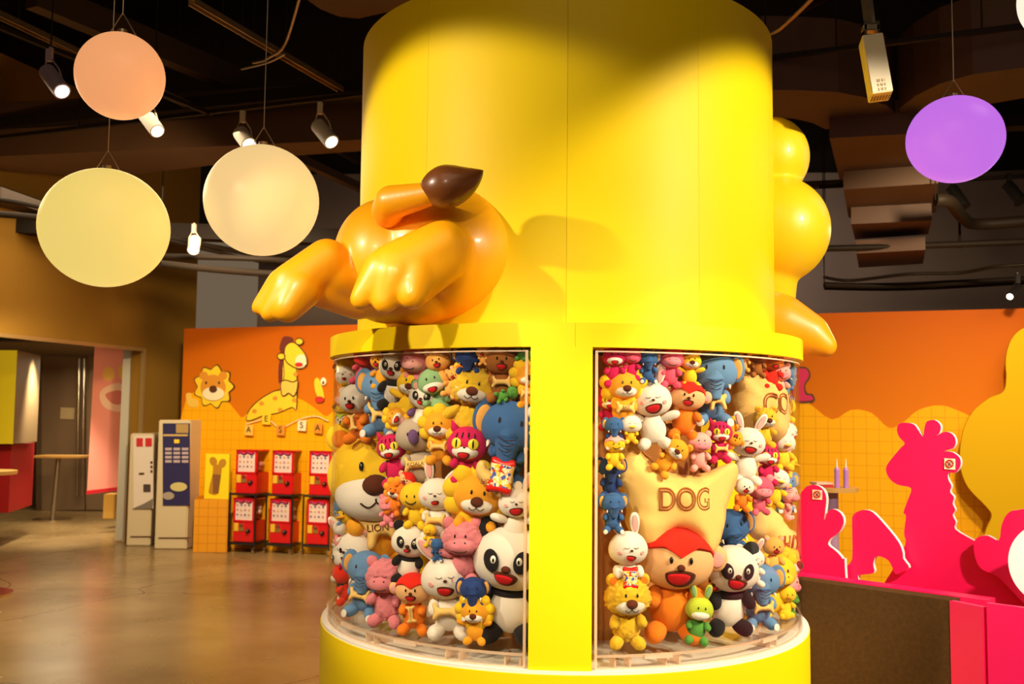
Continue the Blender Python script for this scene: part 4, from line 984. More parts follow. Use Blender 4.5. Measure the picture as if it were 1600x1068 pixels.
toy('obear', 1207, 868, 60, 0, -16, 'orange bear plush with red mouth beside the star cushion', hs=.9)
toy('giraffe', 1212, 950, 100, 4, -26, 'yellow long-snouted giraffe plush beside the light blue elephant')
toy('panda', 1228, 910, 84, 4, -20, 'panda plush near the outer edge of the DOG case')
toy('chick', 1228, 975, 48, 0, -20, 'small yellow chick plush at the outer edge of the case floor')
toy('croc', 1237, 985, 34, 0, -20, 'small green plush at the outer edge of the case floor')
toy('obear', 1160, 560, 40, 0, -6, 'small orange bear plush peeping over the COW cushion', hs=1.1)
toy('bear', 1183, 565, 46, 0, -14, 'brown bear plush peeping over the COW cushion', hs=1.1)
toy('cat', 1205, 578, 60, 0, -20, 'red plush behind the COW cushion under the rail', cols=dict(h='orange', b='red', cateye=None, stripes=None, mz='orange', point='orange'))
toy('pig', 1218, 595, 52, 0, -24, 'pale pink plush between the COW cushion and the outer edge')
toy('lelephant', 1240, 595, 62, 0, -24, 'pale blue elephant plush in the upper outer corner')
toy('chick', 1236, 648, 56, 0, -24, 'yellow chick plush beside the COW cushion at the outer edge')
toy('rabbit', 1246, 690, 58, 0, -24, 'pale rabbit plush at the outer edge below the yellow chick', ears=(-60, 60))
toy('duck', 1224, 705, 56, 0, -24, 'white duck plush with yellow bill right of the second magenta cat')
toy('chick', 1246, 735, 50, 0, -24, 'yellow chick plush at the outer edge below the pale rabbit')
toy('duck', 1212, 762, 58, 10, -20, 'white and golden duck plush above the star cushion')
toy('lelephant', 1234, 768, 60, 0, -20, 'pale grey-blue elephant plush near the outer edge')
toy('pig', 1250, 785, 52, 0, -24, 'pale pink pig plush at the outer edge below the grey-blue elephant')
toy('flion', 1243, 900, 110, 0, -24, 'tall yellow fluffy lion plush at the outer edge beside the panda')
toy('pig', 1250, 940, 60, 0, -24, 'coral pig plush at the lower outer edge')
toy('flion', 1194, 668, 60, 0, -10, 'yellow fluffy lion plush behind the COW cushion legs')

# ------------------------------------------------------------------ biscuit cushions
def cushion(name, label, outline, cx_, cy_, r, word, wpos, wsize, T=.10, Dm=.10, fl=0, roll=0, turn=0, sx=.8):
    """outline in photo pixels around (cx_, cy_)"""
    d = ray(cx_, cy_); o2 = Vector((CAM.x-CX, CAM.y-CY)); dd = Vector((d.x, d.y))
    a = dd.dot(dd); b = 2*o2.dot(dd); c = o2.dot(o2)-r*r; ds = b*b-4*a*c
    t_ = (-b-math.sqrt(ds))/(2*a) if ds > 0 else -b/(2*a)
    p = CAM+d*t_; k = 1/pxm(t_)
    n = Vector((p.x-CX, p.y-CY, 0)).normalized(); v = Vector((CAM.x-p.x, CAM.y-p.y, 0)).normalized()
    fd = Matrix.Rotation(rad(turn), 3, 'Z') @ (n*.35+v*.65).normalized(); fs = 1/max(.5, fd.dot(v))
    pts = [((x-cx_)*k*fs, -(y-cy_)*k) for x, y in outline]
    bm, h = pillow(pts, T, Dm, .022, 5, wr=.16)
    Yl = -fd; Xl = Yl.cross(Vector((0, 0, 1))).normalized()
    M_ = Matrix.Translation(p) @ Matrix((Xl, Yl, Vector((0, 0, 1)))).transposed().to_4x4()
    if fl:
        for q in bm.verts: q.co.y *= 1+.10*noise.noise(q.co*45); 
    me = bpy.data.meshes.new(name); bm.to_mesh(me); bm.free(); me.materials.append(FF['biscuit'] if fl else FM['biscuit']); smooth(me)
    def wrap(me_, Mx):
        Mi = Mx.inverted()
        for v_ in me_.vertices:
            q = Mx @ v_.co; l = math.hypot(q.x-CX, q.y-CY); lim = RA-.022
            if l > lim: q.x = CX+(q.x-CX)*lim/l; q.y = CY+(q.y-CY)*lim/l; v_.co = Mi @ q
    wrap(me, M_)
    root = bpy.data.objects.new(name, None); COL.objects.link(root); root.matrix_basis = M_
    tag(root, label, 'cushion', 'biscuit-shaped cushions', 'thing')
    o = bpy.data.objects.new('cushion_body', me); COL.objects.link(o); o.parent = root
    wx, wy = (wpos[0]-cx_)*k*fs, -(wpos[1]-cy_)*k
    xo = 0
    Wd = wsize*k
    tx_ = text('stitched_word', word, Wd, T3(wx, 0, wy) @ RX(90), mat('stitch_brown', (.40, .10, .01), .8), root, outline=.0035 if wsize > 20 else 0, hfun=lambda x_, y_: h(x_+wx, y_+wy)+.003, sx=sx)
    wrap(tx_.data, M_ @ tx_.matrix_basis)
    return root
cushion('biscuit_cushion', 'big golden DOG cushion shaped like a biscuit in the middle of its case',
 [(948, 722), (966, 706), (985, 690), (1000, 700), (1015, 715), (1040, 735), (1070, 742), (1100, 738), (1125, 728), (1145, 722), (1155, 735), (1147, 760), (1135, 790), (1132, 815), (1122, 850), (1108, 866), (1090, 858), (1080, 838), (1062, 828), (1045, 830), (1036, 845), (1030, 855), (1010, 856), (990, 838), (978, 815), (980, 795), (972, 770), (955, 755)], 1060, 780, 1.01, 'DOG', (1064, 778), 47)
cushion('biscuit_cushion', 'fluffy pale yellow COW cushion at the top of the DOG case',
 [(1141, 588), (1148, 568), (1156, 574), (1163, 582), (1172, 570), (1182, 578), (1200, 582), (1216, 596), (1228, 620), (1232, 650), (1222, 680), (1205, 696), (1190, 690), (1180, 700), (1168, 690), (1150, 680), (1142, 650), (1138, 615)], 1185, 632, 1.0, 'COW', (1210, 632), 44, T=.11, Dm=.13, fl=1, turn=8)
cushion('biscuit_cushion', 'golden star-armed cushion with HUNG stitched on it near the outer edge',
 [(1172, 825), (1182, 800), (1200, 790), (1215, 800), (1228, 822), (1248, 835), (1258, 850), (1252, 880), (1238, 880), (1226, 870), (1215, 890), (1203, 900), (1196, 885), (1200, 862), (1190, 845), (1178, 838)], 1218, 845, 1.0, 'HORSE', (1232, 848), 36, T=.08, Dm=.09, turn=10, sx=.55)
for q in [o for o in bpy.data.objects if o.get('label', '').startswith('golden star-armed')]: q['label'] = 'golden star-armed biscuit cushion near the outer edge of the DOG case'
cushion('biscuit_cushion', 'small tan HORSE biscuit cushion leaning over the lion below the magenta cat',
 [(743, 735), (747, 722), (756, 720), (762, 732), (775, 742), (786, 748), (787, 762), (782, 776), (770, 770), (758, 758), (748, 748)], 766, 750, 1.11, 'HORSE', (766, 752), 12.5, T=.035, Dm=.03)

# ------------------------------------------------------------------ sculptures on the column
def blob(name, balls, m, parent, voxel=.012, sm=10):
    """one continuous skin over ellipsoids and tapered rods"""
    bm = B()
    for b in balls:
        if b[0] == 'e':
            _, c, r, R_ = b; bmesh.ops.create_icosphere(bm, subdivisions=4, radius=1, matrix=Matrix.Translation(c) @ (R_ or Matrix.Identity(4)) @ S3(*r))
        else:
            _, a, c, ra, rb = b; N = 22
            for i in range(N+1):
                t_ = i/N; bmesh.ops.create_icosphere(bm, subdivisions=3, radius=ra+(rb-ra)*t_, matrix=Matrix.Translation(Vector(a).lerp(Vector(c), t_)))
    o = obj(name, bm, m, None)
    r = o.modifiers.new('r', 'REMESH'); r.mode = 'VOXEL'; r.voxel_size = voxel; r.use_smooth_shade = True
    s = o.modifiers.new('s', 'SMOOTH'); s.iterations = sm; s.factor = .5
    bpy.context.view_layer.update()
    me = bpy.data.meshes.new_from_object(o.evaluated_get(bpy.context.evaluated_depsgraph_get()))
    old = o.data; o.modifiers.clear(); o.data = me; bpy.data.meshes.remove(old); smooth(me)
    if parent:
        o.parent = parent; o.matrix_basis = Matrix.Translation(-parent.location)
    return o
def E3(px, py, dp, rx, ry, rd, rot=0):
    k = dp/F; R_ = Matrix((RIGHT, UP, -FWD)).transposed().to_4x4() @ Matrix.Rotation(rad(-rot), 4, 'Z')
    return ('e', P(px, py, dp), (rx*k, ry*k, rd), R_)
def C3(x0, y0, d0, r0, x1, y1, d1, r1): return ('c', P(x0, y0, d0), P(x1, y1, d1), r0*d0/F, r1*d1/F)
lt = thing('animal_rear_sculpture', P(690, 500, 4.15), 'orange-yellow rear half of an animal sculpture with feet and brown-tipped tail', 'sculpture')
blob('body', [E3(688, 396, 4.22, 124, 108, .36, 0), E3(606, 408, 4.20, 84, 98, .30), E3(640, 450, 4.2, 100, 58, .28, 8),
  # near leg and foot
  C3(715, 425, 4.05, 46, 692, 388, 3.88, 44), C3(692, 386, 3.86, 43, 622, 426, 3.80, 50), C3(688, 400, 3.86, 44, 640, 438, 3.80, 44),
  C3(603, 425, 3.78, 38, 564, 467, 3.74, 18), C3(618, 430, 3.76, 38, 601, 471, 3.72, 20), C3(645, 432, 3.78, 40, 643, 461, 3.72, 24),
  # far leg and foot
  C3(570, 445, 4.15, 50, 525, 428, 4.0, 38), C3(511, 407, 3.96, 35, 458, 446, 3.90, 37),
  C3(446, 446, 3.90, 30, 405, 480, 3.88, 13), C3(452, 452, 3.88, 31, 422, 488, 3.85, 16), C3(468, 452, 3.88, 34, 449, 481, 3.84, 24), C3(500, 450, 3.98, 30, 560, 470, 4.12, 30)], YELC, lt, .0075, 22)
blob('tail', [C3(606, 330, 3.92, 26, 612, 316, 3.86, 27), C3(612, 316, 3.86, 27, 672, 303, 3.78, 19)], YELC, lt, .008, 6)
ax = Matrix((RIGHT, UP, -FWD)).transposed().to_4x4() @ Matrix.Rotation(rad(12), 4, 'Z')
def tuft(p):
    t_ = (p.x+1)/2; k = math.sin(PI*min(1, t_**.62))**.8 if 0 < t_ < 1 else 0
    prof = (math.sin(PI*t_**.75))**.75 if 0 < t_ < 1 else 0
    l = math.hypot(p.y, p.z) or 1
    return Vector((p.x, p.y/l*prof*1 + .18*max(0, t_-.6)**1.5, p.z/l*prof))
bm = B(); N = 28; rings = []
for i in range(N+1):
    t_ = i/N; rr_ = 34*(math.sin(PI*min(1, t_*.97+.03)**.80)**.75 if t_ < 1 else 0)
    rr_ = max(rr_, .6); px_ = 658+97*t_; py_ = 296-8*t_-22*t_**3
    rings.append((P(px_, py_, 3.78), rr_*3.78/F))
obj('tail_tuft', tube(bm, [r[0] for r in rings], [r[1] for r in rings], 36), BROWN, lt, 80)
rt = thing('bulbous_animal_sculpture', P(1240, 520, 5.05), 'bright yellow rounded animal sculpture peeping from behind the right side of the column', 'sculpture')
blob('body', [E3(1203, 248, 5.1, 59, 64, .24), E3(1212, 360, 5.0, 82, 84, .30), C3(1196, 425, 5.0, 50, 1206, 470, 5.0, 36)], YELP, rt, .014, 6)
blob('foot', [C3(1160, 490, 4.95, 50, 1215, 505, 4.9, 48), C3(1215, 505, 4.9, 48, 1262, 522, 4.85, 34), C3(1262, 522, 4.85, 34, 1290, 540, 4.8, 18)], YELC, rt, .012, 8)

# ------------------------------------------------------------------ pendant globes
def glow(name, c, es, dif=.5):
    m = mat(name, tuple(v*dif for v in c), .35, emit=c, es=es); return m
def globe(name, px, py, r, dp, m, label, top, wire=2, squash=1.0):
    c = P(px, py, dp); R_ = r*dp/F
    t = thing('globe_pendant', (c.x, c.y, c.z-R_*squash), label, 'pendant light')
    bm = B(); bmesh.ops.create_uvsphere(bm, u_segments=48, v_segments=32, radius=R_, matrix=Matrix.Translation(c) @ S3(1, 1, squash)); obj('globe_shade', bm, m, t, 180)
    tz_ = c.z+R_*squash
    obj('collar', cyl(B(), (c.x, c.y, tz_-.005), (c.x, c.y, tz_+.02), .022, n=14), STEEL, t, 40)
    obj('cable', tube(B(), [(c.x, c.y, tz_+.09), (c.x+.003, c.y, 5.2)], .0028, 6), STEEL, t)
    for s in (-1, 1): obj('sling_wire', tube(B(), [(c.x+s*.07, c.y, tz_-.015), (c.x, c.y, tz_+.10)], .0025, 6), STEEL, t)
    l = bpy.data.lights.new('globe_bulb', 'POINT'); l.energy = 4; l.color = (1, .8, .5); l.shadow_soft_size = R_
    return t
globe('g', 188, 119, 67, 4.4, glow('globe_salmon', (1, .42, .17), .78, .6), 'salmon pink glowing globe lamp, smallest of the three on its side of the column', 0)
globe('g', 164, 356, 97, 4.9, glow('globe_lemon', (1, .76, .20), .78, .6), 'largest glowing globe lamp, lemon cream, hanging lowest', 0, squash=.95)
globe('g', 409, 313, 88, 5.0, glow('globe_cream', (1, .70, .30), .78, .6), 'cream glowing globe lamp hanging beside the orange-yellow animal feet', 0, squash=.98)
globe('g', 1492, 218, 72, 5.3, glow('globe_violet', (.62, .18, .90), .85, .35), 'violet glowing globe lamp with dark cable', 0, squash=.93)
globe('g', 1662, -2, 66, 5.0, glow('globe_white', (1, .9, .7), 1.0, .3), 'white glowing globe lamp cut off by the frame corner', 0)
c = P(1650, 882, 4.3); t = thing('globe_floor_lamp', (c.x, c.y, 0), 'white glowing globe lamp on a post at the frame edge before the pink board', 'floor lamp')
bm = B(); bmesh.ops.create_uvsphere(bm, u_segments=40, v_segments=28, radius=67*4.3/F, matrix=Matrix.Translation(c)); obj('globe_shade', bm, glow('globe_white', (1, .9, .7), 1), t, 180)
obj('post', tube(B(), [(c.x, c.y, .02), (c.x, c.y, c.z-.15)], .02), CHROME, t, 60); obj('base_disc', cyl(B(), (c.x, c.y, 0), (c.x, c.y, .025), .16, n=30), CHROME, t, 40)

# ------------------------------------------------------------------ ceiling services
def beam(name, px0, py0, z0, px1, py1, z1, wdt, hgt, m, label, cat='beam', grp=None, kind='thing', ends=None):
    a = PZ(px0, py0, z0); b = PZ(px1, py1, z1); d = b-a; bm = B()
    Rm = d.to_track_quat('X', 'Z').to_matrix(); box(bm, (a+b)/2, (d.length, wdt, hgt), Rm)
    o = obj(name, bm, m); return tag(o, label, cat, grp, kind), a, b
def channel(px0, py0, px1, py1, z, label):
    a = PZ(px0, py0, z); b = PZ(px1, py1, z); d = (b-a); L = d.length; c = (a+b)/2
    Rm = d.to_track_quat('X', 'Z').to_matrix()
    t = thing('steel_channel', c, label, 'channel', 'steel strut channels under the ceiling')
    bm = B(); box(bm, c+Vector((0, 0, 0)), (L, .05, .008), Rm); obj('web', bm, STEEL, t)
    for s in (-1, 1): bm = B(); box(bm, c+Rm@Vector((0, s*.025, -.02)), (L, .006, .04), Rm); obj('flange', bm, STEEL, t)
    for q in (.15, .85): p = a+d*q; obj('hanger_rod', tube(B(), [p, (p.x, p.y, 5.2)], .006, 6), DARK, t)
    return a, b
channel(-40, 0, 318, 172, 4.2, 'long galvanised channel behind the salmon globe lamp')
channel(300, -2, 556, 150, 4.2, 'bright galvanised channel slanting towards the column')
channel(335, 186, 380, 207, 4.2, 'short galvanised channel above the cream globe lamp')
beam('cable_tray', -10, 200, 4.2, 620, 136, 4.2, .25, .10, DARK, 'black cable tray crossing above the cream globe lamp', 'tray')
rails = []
for (x0, y0, x1, y1, z, lab) in ((-20, 217, 640, 138, 3.95, 'black lighting rail crossing over the two cream globes'), (1190, 92, 1700, 28, 3.95, 'black lighting rail beside the column with the white box'), (1280, 292, 1640, 272, 3.8, 'black lighting rail below the violet globe'), (-30, 30, 330, 178, 3.95, 'slim brown rail carrying the lilac-tinted spotlight')):
    o, a, b = beam('lighting_rail', x0, y0, z, x1, y1, z, .035, .03, DARK, lab, 'lighting rail', 'lighting rails'); rails.append((a, b))
    for q in (.25, .7):
        p = a+(b-a)*q; 
        h_ = obj('hanger_rod', tube(B(), [p, (p.x, p.y, 5.2)], .005, 6), DARK, None); h_.parent = o
DBR = mat('brown_duct', (.085, .036, .012), .6, var=.25, bscale=6)
def slabpx(name, pts, zb, h, m, label, cat, grp=None):
    """a duct or soffit: its underside outline at height zb"""
    q = [PZ(x, y, zb) for x, y in pts]; bm = B(); lo = [bm.verts.new(p) for p in q]; hi = [bm.verts.new(p+Vector((0, 0, h))) for p in q]; n = len(q)
    bm.faces.new(lo[::-1]); bm.faces.new(hi)
    for i in range(n): bm.faces.new((lo[i], lo[(i+1) % n], hi[(i+1) % n], hi[i]))
    bmesh.ops.recalc_face_normals(bm, faces=bm.faces); bmesh.ops.triangulate(bm, faces=[f for f in bm.faces if len(f.verts) > 4])
    return tag(obj(name, bm, m), label, cat, grp, 'thing')
slabpx('air_duct', [(-40, 262), (-40, 246), (565, 218), (565, 236), (420, 246), (300, 262), (160, 278)], 3.9, .5, DBR, 'broad brown air duct running behind the cream globe lamps', 'duct', 'air ducts')
slabpx('air_duct', [(460, -15), (660, -15), (660, 10), (600, 20), (560, 29), (530, 26), (500, 14)], 4.3, .4, DBR, 'brown duct corner at the top beside the column shoulder', 'duct', 'air ducts')
slabpx('air_duct', [(1190, 140), (1250, 141), (1310, 144), (1350, 152), (1385, 165), (1402, 180), (1402, 195), (1290, 202), (1270, 192), (1240, 185), (1190, 184)], 3.75, .5, DBR, 'curved brown duct right behind the column shoulder', 'duct', 'air ducts')
slabpx('air_duct', [(1405, 170), (1430, 150), (1470, 130), (1520, 116), (1640, 100), (1640, 146), (1560, 160), (1480, 175), (1406, 192)], 3.75, .5, DBR, 'curved brown duct behind the violet globe', 'duct', 'air ducts')
DB2 = mat('rust_duct', (.085, .032, .012), .6, var=.25, bscale=6)
slabpx('air_duct', [(1296, 216), (1440, 208), (1438, 272), (1312, 280)], 3.6, .25, DB2, 'reddish square duct above the two small spotlights', 'duct', 'air ducts')
slabpx('air_duct', [(1318, 296), (1466, 286), (1462, 332), (1326, 340)], 3.45, .2, DBR, 'stepped duct section below the reddish duct', 'duct', 'air ducts')
slabpx('air_duct', [(1330, 350), (1456, 344), (1450, 366), (1336, 374)], 3.3, .15, DB2, 'narrow stepped duct section above the long pipe', 'duct', 'air ducts')
slabpx('air_duct', [(1338, 396), (1446, 390), (1442, 412), (1342, 418)], 3.1, .12, DB2, 'lowest stepped duct section below the long pipe', 'duct', 'air ducts')
for i, (x0, y0, x1, y1, z, wd_, hg, lab) in enumerate((
  (50, -10, 520, 190, 4.5, .12, .2, 'dark steel beam slanting across above the salmon globe'), (560, 250, 380, 150, 4.3, .06, .08, 'thin dark strut behind the cream globe lamp'),
  (-20, 225, 620, 178, 4.3, .35, .25, 'deep dark beam above the brown duct'), (450, 240, 620, 320, 4.0, .08, .08, 'dark strut disappearing behind the column'), (1190, 120, 1640, 58, 4.4, .3, .25, 'deep dark beam above the curved ducts'),
  (1300, 208, 1640, 190, 3.85, .15, .08, 'dark flat beam between curved and square ducts'), (1250, 290, 1640, 270, 3.95, .12, .06, 'dark flat beam behind the lower rail'),
  (1240, 20, 1400, -60, 4.6, .05, .05, 'thin dark strut beside the white box'), (0, 330, 300, 400, 3.7, .06, .08, 'dark slanting strut over the left wall'), (-20, 300, 140, 355, 3.7, .3, .12, 'dark duct edge in the left ceiling corner'), (-20, 352, 560, 372, 3.5, .2, .16, 'dark pipe boxing above the left wall'))):
    beam('steel_beam', x0, y0, z, x1, y1, z, wd_, hg, DARK if i % 3 else DARK2, lab, 'beam', 'dark steel beams under the ceiling')
def _pipe(q, r, m, label):
    o = tag(obj('service_pipe', tube(B(), spline(q, 5, False), r, 12), m, None, 60), label, 'pipe', 'pipes under the ceiling', 'thing')
    for p in (q[0], q[-1]): obj('hanger_rod', tube(B(), [p, (p.x, p.y, 5.2)], .005, 6), DARK, o)
    return o
def pipe(pts, z, r, label, m=DARK):
    q = [PZ(x, y, z) for x, y in pts]; return _pipe(q, r, m, label)
pipe([(1462, 312), (1485, 315), (1505, 340), (1530, 350), (1640, 342)], 3.3, .05, 'thick bent pipe stepping down below the violet globe')
pipe([(1290, 388), (1400, 385), (1640, 376)], 3.15, .03, 'straight pipe with a sprinkler drop below the bent pipe')
pipe([(1288, 433), (1330, 438), (1420, 428), (1500, 426), (1560, 416), (1640, 412)], 2.95, .016, 'sagging cable bundle above the orange wall, upper')
pipe([(1288, 445), (1400, 446), (1640, 434)], 2.9, .03, 'straight pipe just above the orange wall')
pipe([(1288, 451), (1420, 452), (1640, 440)], 2.88, .012, 'thin cable beneath the straight pipe above the orange wall')
pipe([(-20, 333), (60, 340), (140, 352), (260, 372), (420, 400), (560, 412)], 3.35, .03, 'long pipe sloping behind the cream globes')
pipe([(-20, 310), (70, 325), (300, 385), (560, 440)], 3.3, .02, 'second sloping pipe behind the cream globes')
pipe([(250, 412), (400, 426), (560, 432)], 3.0, .035, 'dark pipe above the blue-grey wall')
pipe([(250, 400), (420, 405), (560, 420)], 3.15, .03, 'thinner dark pipe above the blue-grey wall')
sd = PZ(1500, 383, 3.15); tag(obj('sprinkler_drop', tube(B(), [sd+Vector((0, 0, .35)), sd, sd-Vector((0, 0, .02))], [.01, .012, .03], 10), DARK, None, 60), 'small sprinkler drop on the straight pipe', 'sprinkler', kind='thing')
pipe([(1196, 54), (1215, 47), (1235, 30), (1258, 8), (1285, -20)], 3.9, .014, 'pale looped cable beside the column shoulder', STEEL)
pipe([(395, 98), (410, 95), (420, 90), (445, 70), (470, -10)], 4.1, .010, 'bent conduit beside the bright galvanised channel', STEEL)
pipe([(377, 108), (420, 97), (446, 84)], 4.05, .008, 'short horizontal conduit above the cream globe cable', STEEL)
# spotlights
LAMP = mat('lamp_lens', (1, .9, .7), .3, emit=(1, .86, .6), es=9)
def spotlight(px, py, tx, ty, dp, lab, m, on=True, rpx=13, ddepth=-.12, topy=None, zr=3.95, ry=None):
    dp = (PZ(px, ry or topy-14, zr)-CAM).dot(FWD)
    a = P(px, py, dp); b = P(tx, ty, dp+ddepth); r = rpx*dp/F
    t = thing('track_spotlight', b, lab, 'spotlight', 'track spotlights')
    obj('housing', cyl(B(), a, b, r, n=24), m, t, 40)
    d = (b-a).normalized(); obj('lens', cyl(B(), b+d*.001, b+d*.004, r*.78, n=20), LAMP if on else BLACK, t, 40)
    obj('bezel', tube(B(), [b-d*.004, b+d*.006], [r*1.04, r*1.04], 24), m, t, 40) if not on else None
    u = P(px+(3 if tx > px else -2), topy or py-28, dp)
    for s in (-1, 1): obj('yoke_arm', tube(B(), [(a+b)/2+Vector((s*r*1.02, 0, 0)), (a+b)/2*.45+u*.55+Vector((s*r*.9, 0, 0)), u+Vector((s*r*.3, 0, 0))], .005, 6), m, t)
    obj('track_adapter', box(B(), u+Vector((0, 0, .03)), (.035, .035, .09)), m, t)
    obj('stem', tube(B(), [u+Vector((0, 0, .07)), (u.x, u.y, max(u.z+.08, zr))], .008, 8), m, t)
WENA = mat('white_lamp_enamel', (.55, .46, .36), .4)
spotlight(74, 112, 97, 143, 6.0, 'lit cylindrical spotlight at the far upper corner beside the salmon globe', mat('lilac_enamel', (.40, .30, .42), .4), rpx=13, topy=92, ry=73)
spotlight(226, 178, 246, 205, 6.3, 'lit cylindrical spotlight just under the salmon globe', WENA, rpx=11.5, topy=158, ry=135)
spotlight(376, 208, 389, 226, 6.4, 'lit spotlight touching the top of the cream globe', WENA, rpx=12, topy=188, ry=169.6)
spotlight(497, 196, 518, 222, 6.2, 'lit spotlight nearest the yellow column', WENA, rpx=12, topy=175, ry=155)
spotlight(305, 374, 302, 391, 8.5, 'small lit spotlight between the two cream globes, lower down', WENA, rpx=9, topy=362, zr=3.4)
spotlight(1337, 300, 1337, 332, 6.8, 'unlit black spotlight pointing straight down near the column', BLACK, False, 7, topy=294, zr=3.8)
spotlight(1486, 294, 1507, 322, 6.6, 'unlit black spotlight directly below the violet globe', BLACK, False, 9, topy=286, zr=3.8)
spotlight(1574, 290, 1594, 314, 6.4, 'unlit black spotlight near the frame edge below the rail', BLACK, False, 10, topy=283, zr=3.8)
spotlight(1592, 449, 1578, 463, 8.2, 'small lit black spotlight low over the orange wall', BLACK, True, 6, topy=440, zr=2.9)
# white box on its strut
a = P(1366, 55, 4.6); dp = 4.6
t = thing('emergency_light_box', P(1372, 156, dp), 'white rectangular ceiling box with small printed label hanging from a steel strut', 'ceiling box')
Rb = Matrix((RIGHT, UP, -FWD)).transposed() @ Matrix.Rotation(rad(4), 3, 'Z') @ Matrix.Rotation(rad(-14), 3, 'X') @ Matrix.Rotation(rad(-8), 3, 'Y')
cB = P(1368, 106, dp); Rq = Rb
bw, bh, bd = 31*dp/F, 100*dp/F, .10
bm = B(); box(bm, cB, (bw, bh, bd), Rq, .003); obj('box_body', bm, mat('box_white', (.85, .74, .56), .45), t)
obj('end_label', box(B(), cB+Rq@Vector((0, -bh/2-.001, 0)), (bw*.9, .002, bd*.9), Rq), mat('label_tan', (.72, .42, .10), .5), t)
for i, s in enumerate(('EXIT 24V', 'MODEL 6', 'LED')):
    text('label_print', '|||| || |' if i == 0 else '|| ||| ||', .016, Matrix.Translation(cB+Rq@Vector((0, -bh*.30-i*.022, bd/2+.001))-t.location) @ Rq.to_4x4(), mat('print_tan', (.45, .22, .05), .6), t, extrude=.0003)
text('label_print', '|||||||', .05, Matrix.Translation(cB+Rq@Vector((0, -bh/2-.0025, 0))-t.location) @ Rq.to_4x4() @ RX(90), OL, t, extrude=.0003)
tp = cB+Rq@Vector((0, bh/2, 0))
obj('bracket', box(box(B(), tp+Vector((-.03, 0, .03)), (.012, .05, .10)), tp+Vector((.03, 0, .03)), (.012, .05, .10)), CHROME, t)
obj('clamp', box(B(), tp+Vector((0, 0, .05)), (.075, .05, .03), None, .004), STEEL, t)
obj('strut', tube(B(), [tp+Vector((0, 0, .05)), tp+Vector((-.01, .1, .5)), tp+Vector((-.01, .25, 1.3))], .028, 4), STEEL, t)

# ------------------------------------------------------------------ magenta boards and the covered panel
APk, BPk = flat(P(1262, 650, 5.45)), flat(P(1600, 655, 4.75))
def board(label, pts, off, th=.03, k=4, holes=None, nm='cutout_board'):
    n = Vector((BPk.y-APk.y, APk.x-BPk.x, 0)).normalized(); n = n if n.dot(CAM-APk) > 0 else -n
    b = plate(nm, pts, APk+n*off, BPk+n*off, th, PINK, None, k, edge=PALEEDGE)
    c = b.data
    return tag(b, label, 'cut-out board', 'pink animal cut-out boards', 'thing')
board('pink giraffe silhouette board with round horns and scalloped mane', [(1386, 735), (1388, 725), (1398, 712), (1408, 700), (1415, 692), (1407, 683), (1403, 672), (1406, 662), (1418, 660), (1430, 663), (1438, 674), (1444, 681), (1446, 668), (1450, 658), (1462, 656), (1471, 664), (1470, 675), (1465, 680), (1478, 674), (1490, 678), (1495, 690), (1490, 700), (1476, 704), (1490, 706), (1501, 715), (1502, 727), (1494, 738), (1484, 738), (1483, 748), (1488, 758), (1486, 768), (1492, 776), (1490, 786), (1494, 796), (1490, 804), (1495, 815), (1494, 826), (1520, 842), (1545, 856), (1580, 890), (1620, 930), (1620, 1060), (1390, 1060), (1380, 930), (1396, 890), (1416, 850), (1414, 832), (1417, 805), (1413, 800), (1420, 780), (1425, 762), (1405, 757), (1392, 748)], .0, k=3)
board('pink rounded-arch animal silhouette board between the ear board and the giraffe', [(1333, 820), (1334, 805), (1343, 798), (1354, 796), (1366, 800), (1385, 820), (1405, 845), (1412, 862), (1413, 872), (1422, 886), (1406, 894), (1400, 895), (1390, 875), (1372, 868), (1366, 880), (1367, 894), (1344, 898), (1343, 908), (1344, 1050), (1330, 1050), (1318, 905), (1322, 886), (1333, 872)], .06, k=3)
board('pink long-eared silhouette board beside the acrylic case', [(1248, 800), (1251, 774), (1262, 760), (1276, 757), (1288, 764), (1293, 778), (1291, 800), (1290, 812), (1296, 798), (1306, 795), (1317, 803), (1320, 816), (1313, 830), (1300, 840), (1296, 850), (1308, 860), (1318, 872), (1322, 888), (1322, 1050), (1248, 1050)], .12, k=3)
board('pink rounded silhouette board at the frame edge', [(1523, 848), (1530, 838), (1545, 836), (1562, 843), (1566, 820), (1575, 802), (1590, 796), (1620, 800), (1640, 860), (1640, 960), (1620, 960), (1590, 930), (1560, 900), (1535, 888), (1525, 870)], .08, k=3)
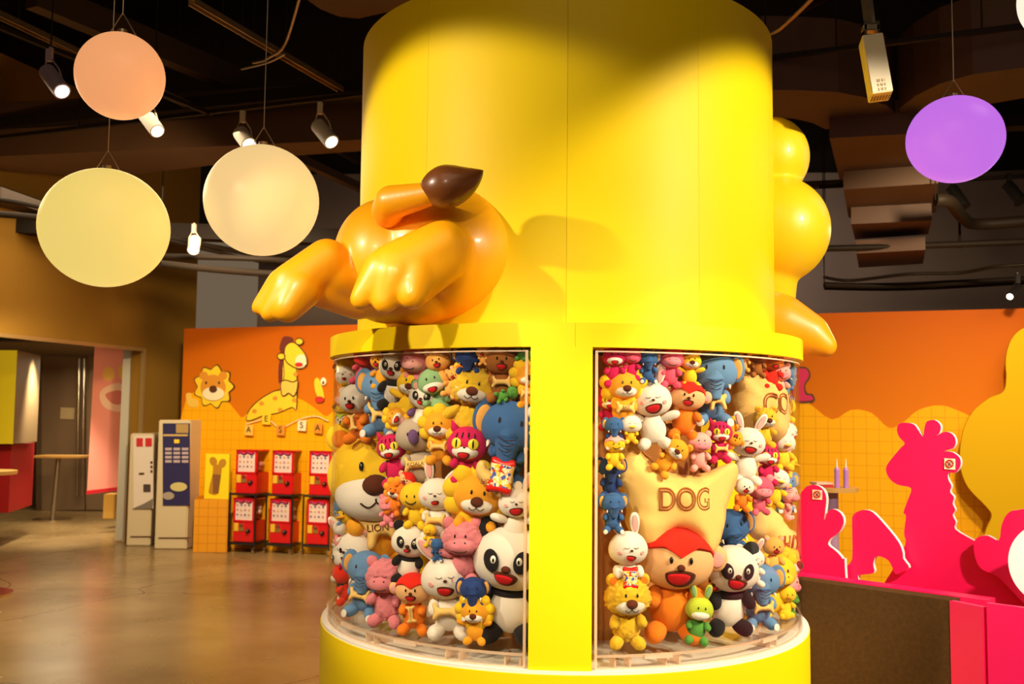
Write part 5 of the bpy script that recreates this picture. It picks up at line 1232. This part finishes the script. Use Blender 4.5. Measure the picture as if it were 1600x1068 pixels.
def sticker(x, y, s, off, label):
    n = Vector((BPk.y-APk.y, APk.x-BPk.x, 0)).normalized(); n = n if n.dot(CAM-APk) > 0 else -n
    A2, B2 = APk+n*off, BPk+n*off
    t = thing('warning_sticker', PP(x, y, A2, B2), label, 'sticker')
    plate('paper', [(x-s, y-s), (x+s, y-s+1), (x+s, y+s+1), (x-s, y+s)], A2, B2, .003, PC, t, 1)
    rg = ell(x, y, s*.66, s*.66, 16); bm = B(); q = [PP(p[0], p[1], A2, B2)+n*.003 for p in rg]; tube(bm, q+[q[0]], .0035, 5); obj('ring_print', bm, mat('print_red', (.6, .02, .01)), t)
    obj('slash_print', tube(B(), [PP(x-s*.45, y-s*.45, A2, B2)+n*.003, PP(x+s*.45, y+s*.45, A2, B2)+n*.003], .003, 5), mat('print_red', (.6, .02, .01)), t)
    obj('hand_print', tube(B(), [PP(x+s*.2, y-s*.35, A2, B2)+n*.003, PP(x, y, A2, B2)+n*.003, PP(x-s*.1, y+s*.3, A2, B2)+n*.003], [.002, .006, .006], 6, .4), OL, t)
sticker(1484, 724, 8.5, .02, 'square no-touching sticker on the pink giraffe ear')
sticker(1277, 772, 7.5, .14, 'square no-touching sticker on the pink long-eared board')
# covered panel
AC, BC = flat(P(1262, 650, 4.9)), flat(P(1478, 655, 4.42))
n_ = Vector((BC.y-AC.y, AC.x-BC.x, 0)).normalized(); n_ = n_ if n_.dot(CAM-AC) > 0 else -n_
dc = (BC-AC).normalized()
t = thing('carpet_covered_counter', flat((AC+BC)/2), 'low counter faced with dark brown carpet beside the yellow column base', 'counter')
zc = .80
bm = B(); wall_seg(bm, AC-dc*.5-n_*.06, BC-n_*.06, 0, zc, .10); obj('carpet_front', bm, CARPET, t)
bm = B(); wall_seg(bm, AC-dc*.5-n_*.16, BC+dc*.12-n_*.16, 0, zc+.005, .10); obj('pink_back', bm, PINK, t)
t = thing('magenta_partition', PZ(1500, 1100, .0), 'magenta folded partition standing at the end of the brown counter', 'partition')
bm = B(); a_ = BC-n_*.02; wall_seg(bm, a_, a_+dc*.16-n_*.0+n_*.05, 0, zc, .03); obj('return_panel', bm, MAG2, t)
bm = B(); wall_seg(bm, a_+dc*.17+n_*.05, a_+dc*1.2+n_*.02, 0, .98-.16, .03); obj('front_panel', bm, MAG2, t)
obj('end_edge', box(B(), (a_.x, a_.y, zc/2), (.012, .02, zc)), PALEEDGE, t)
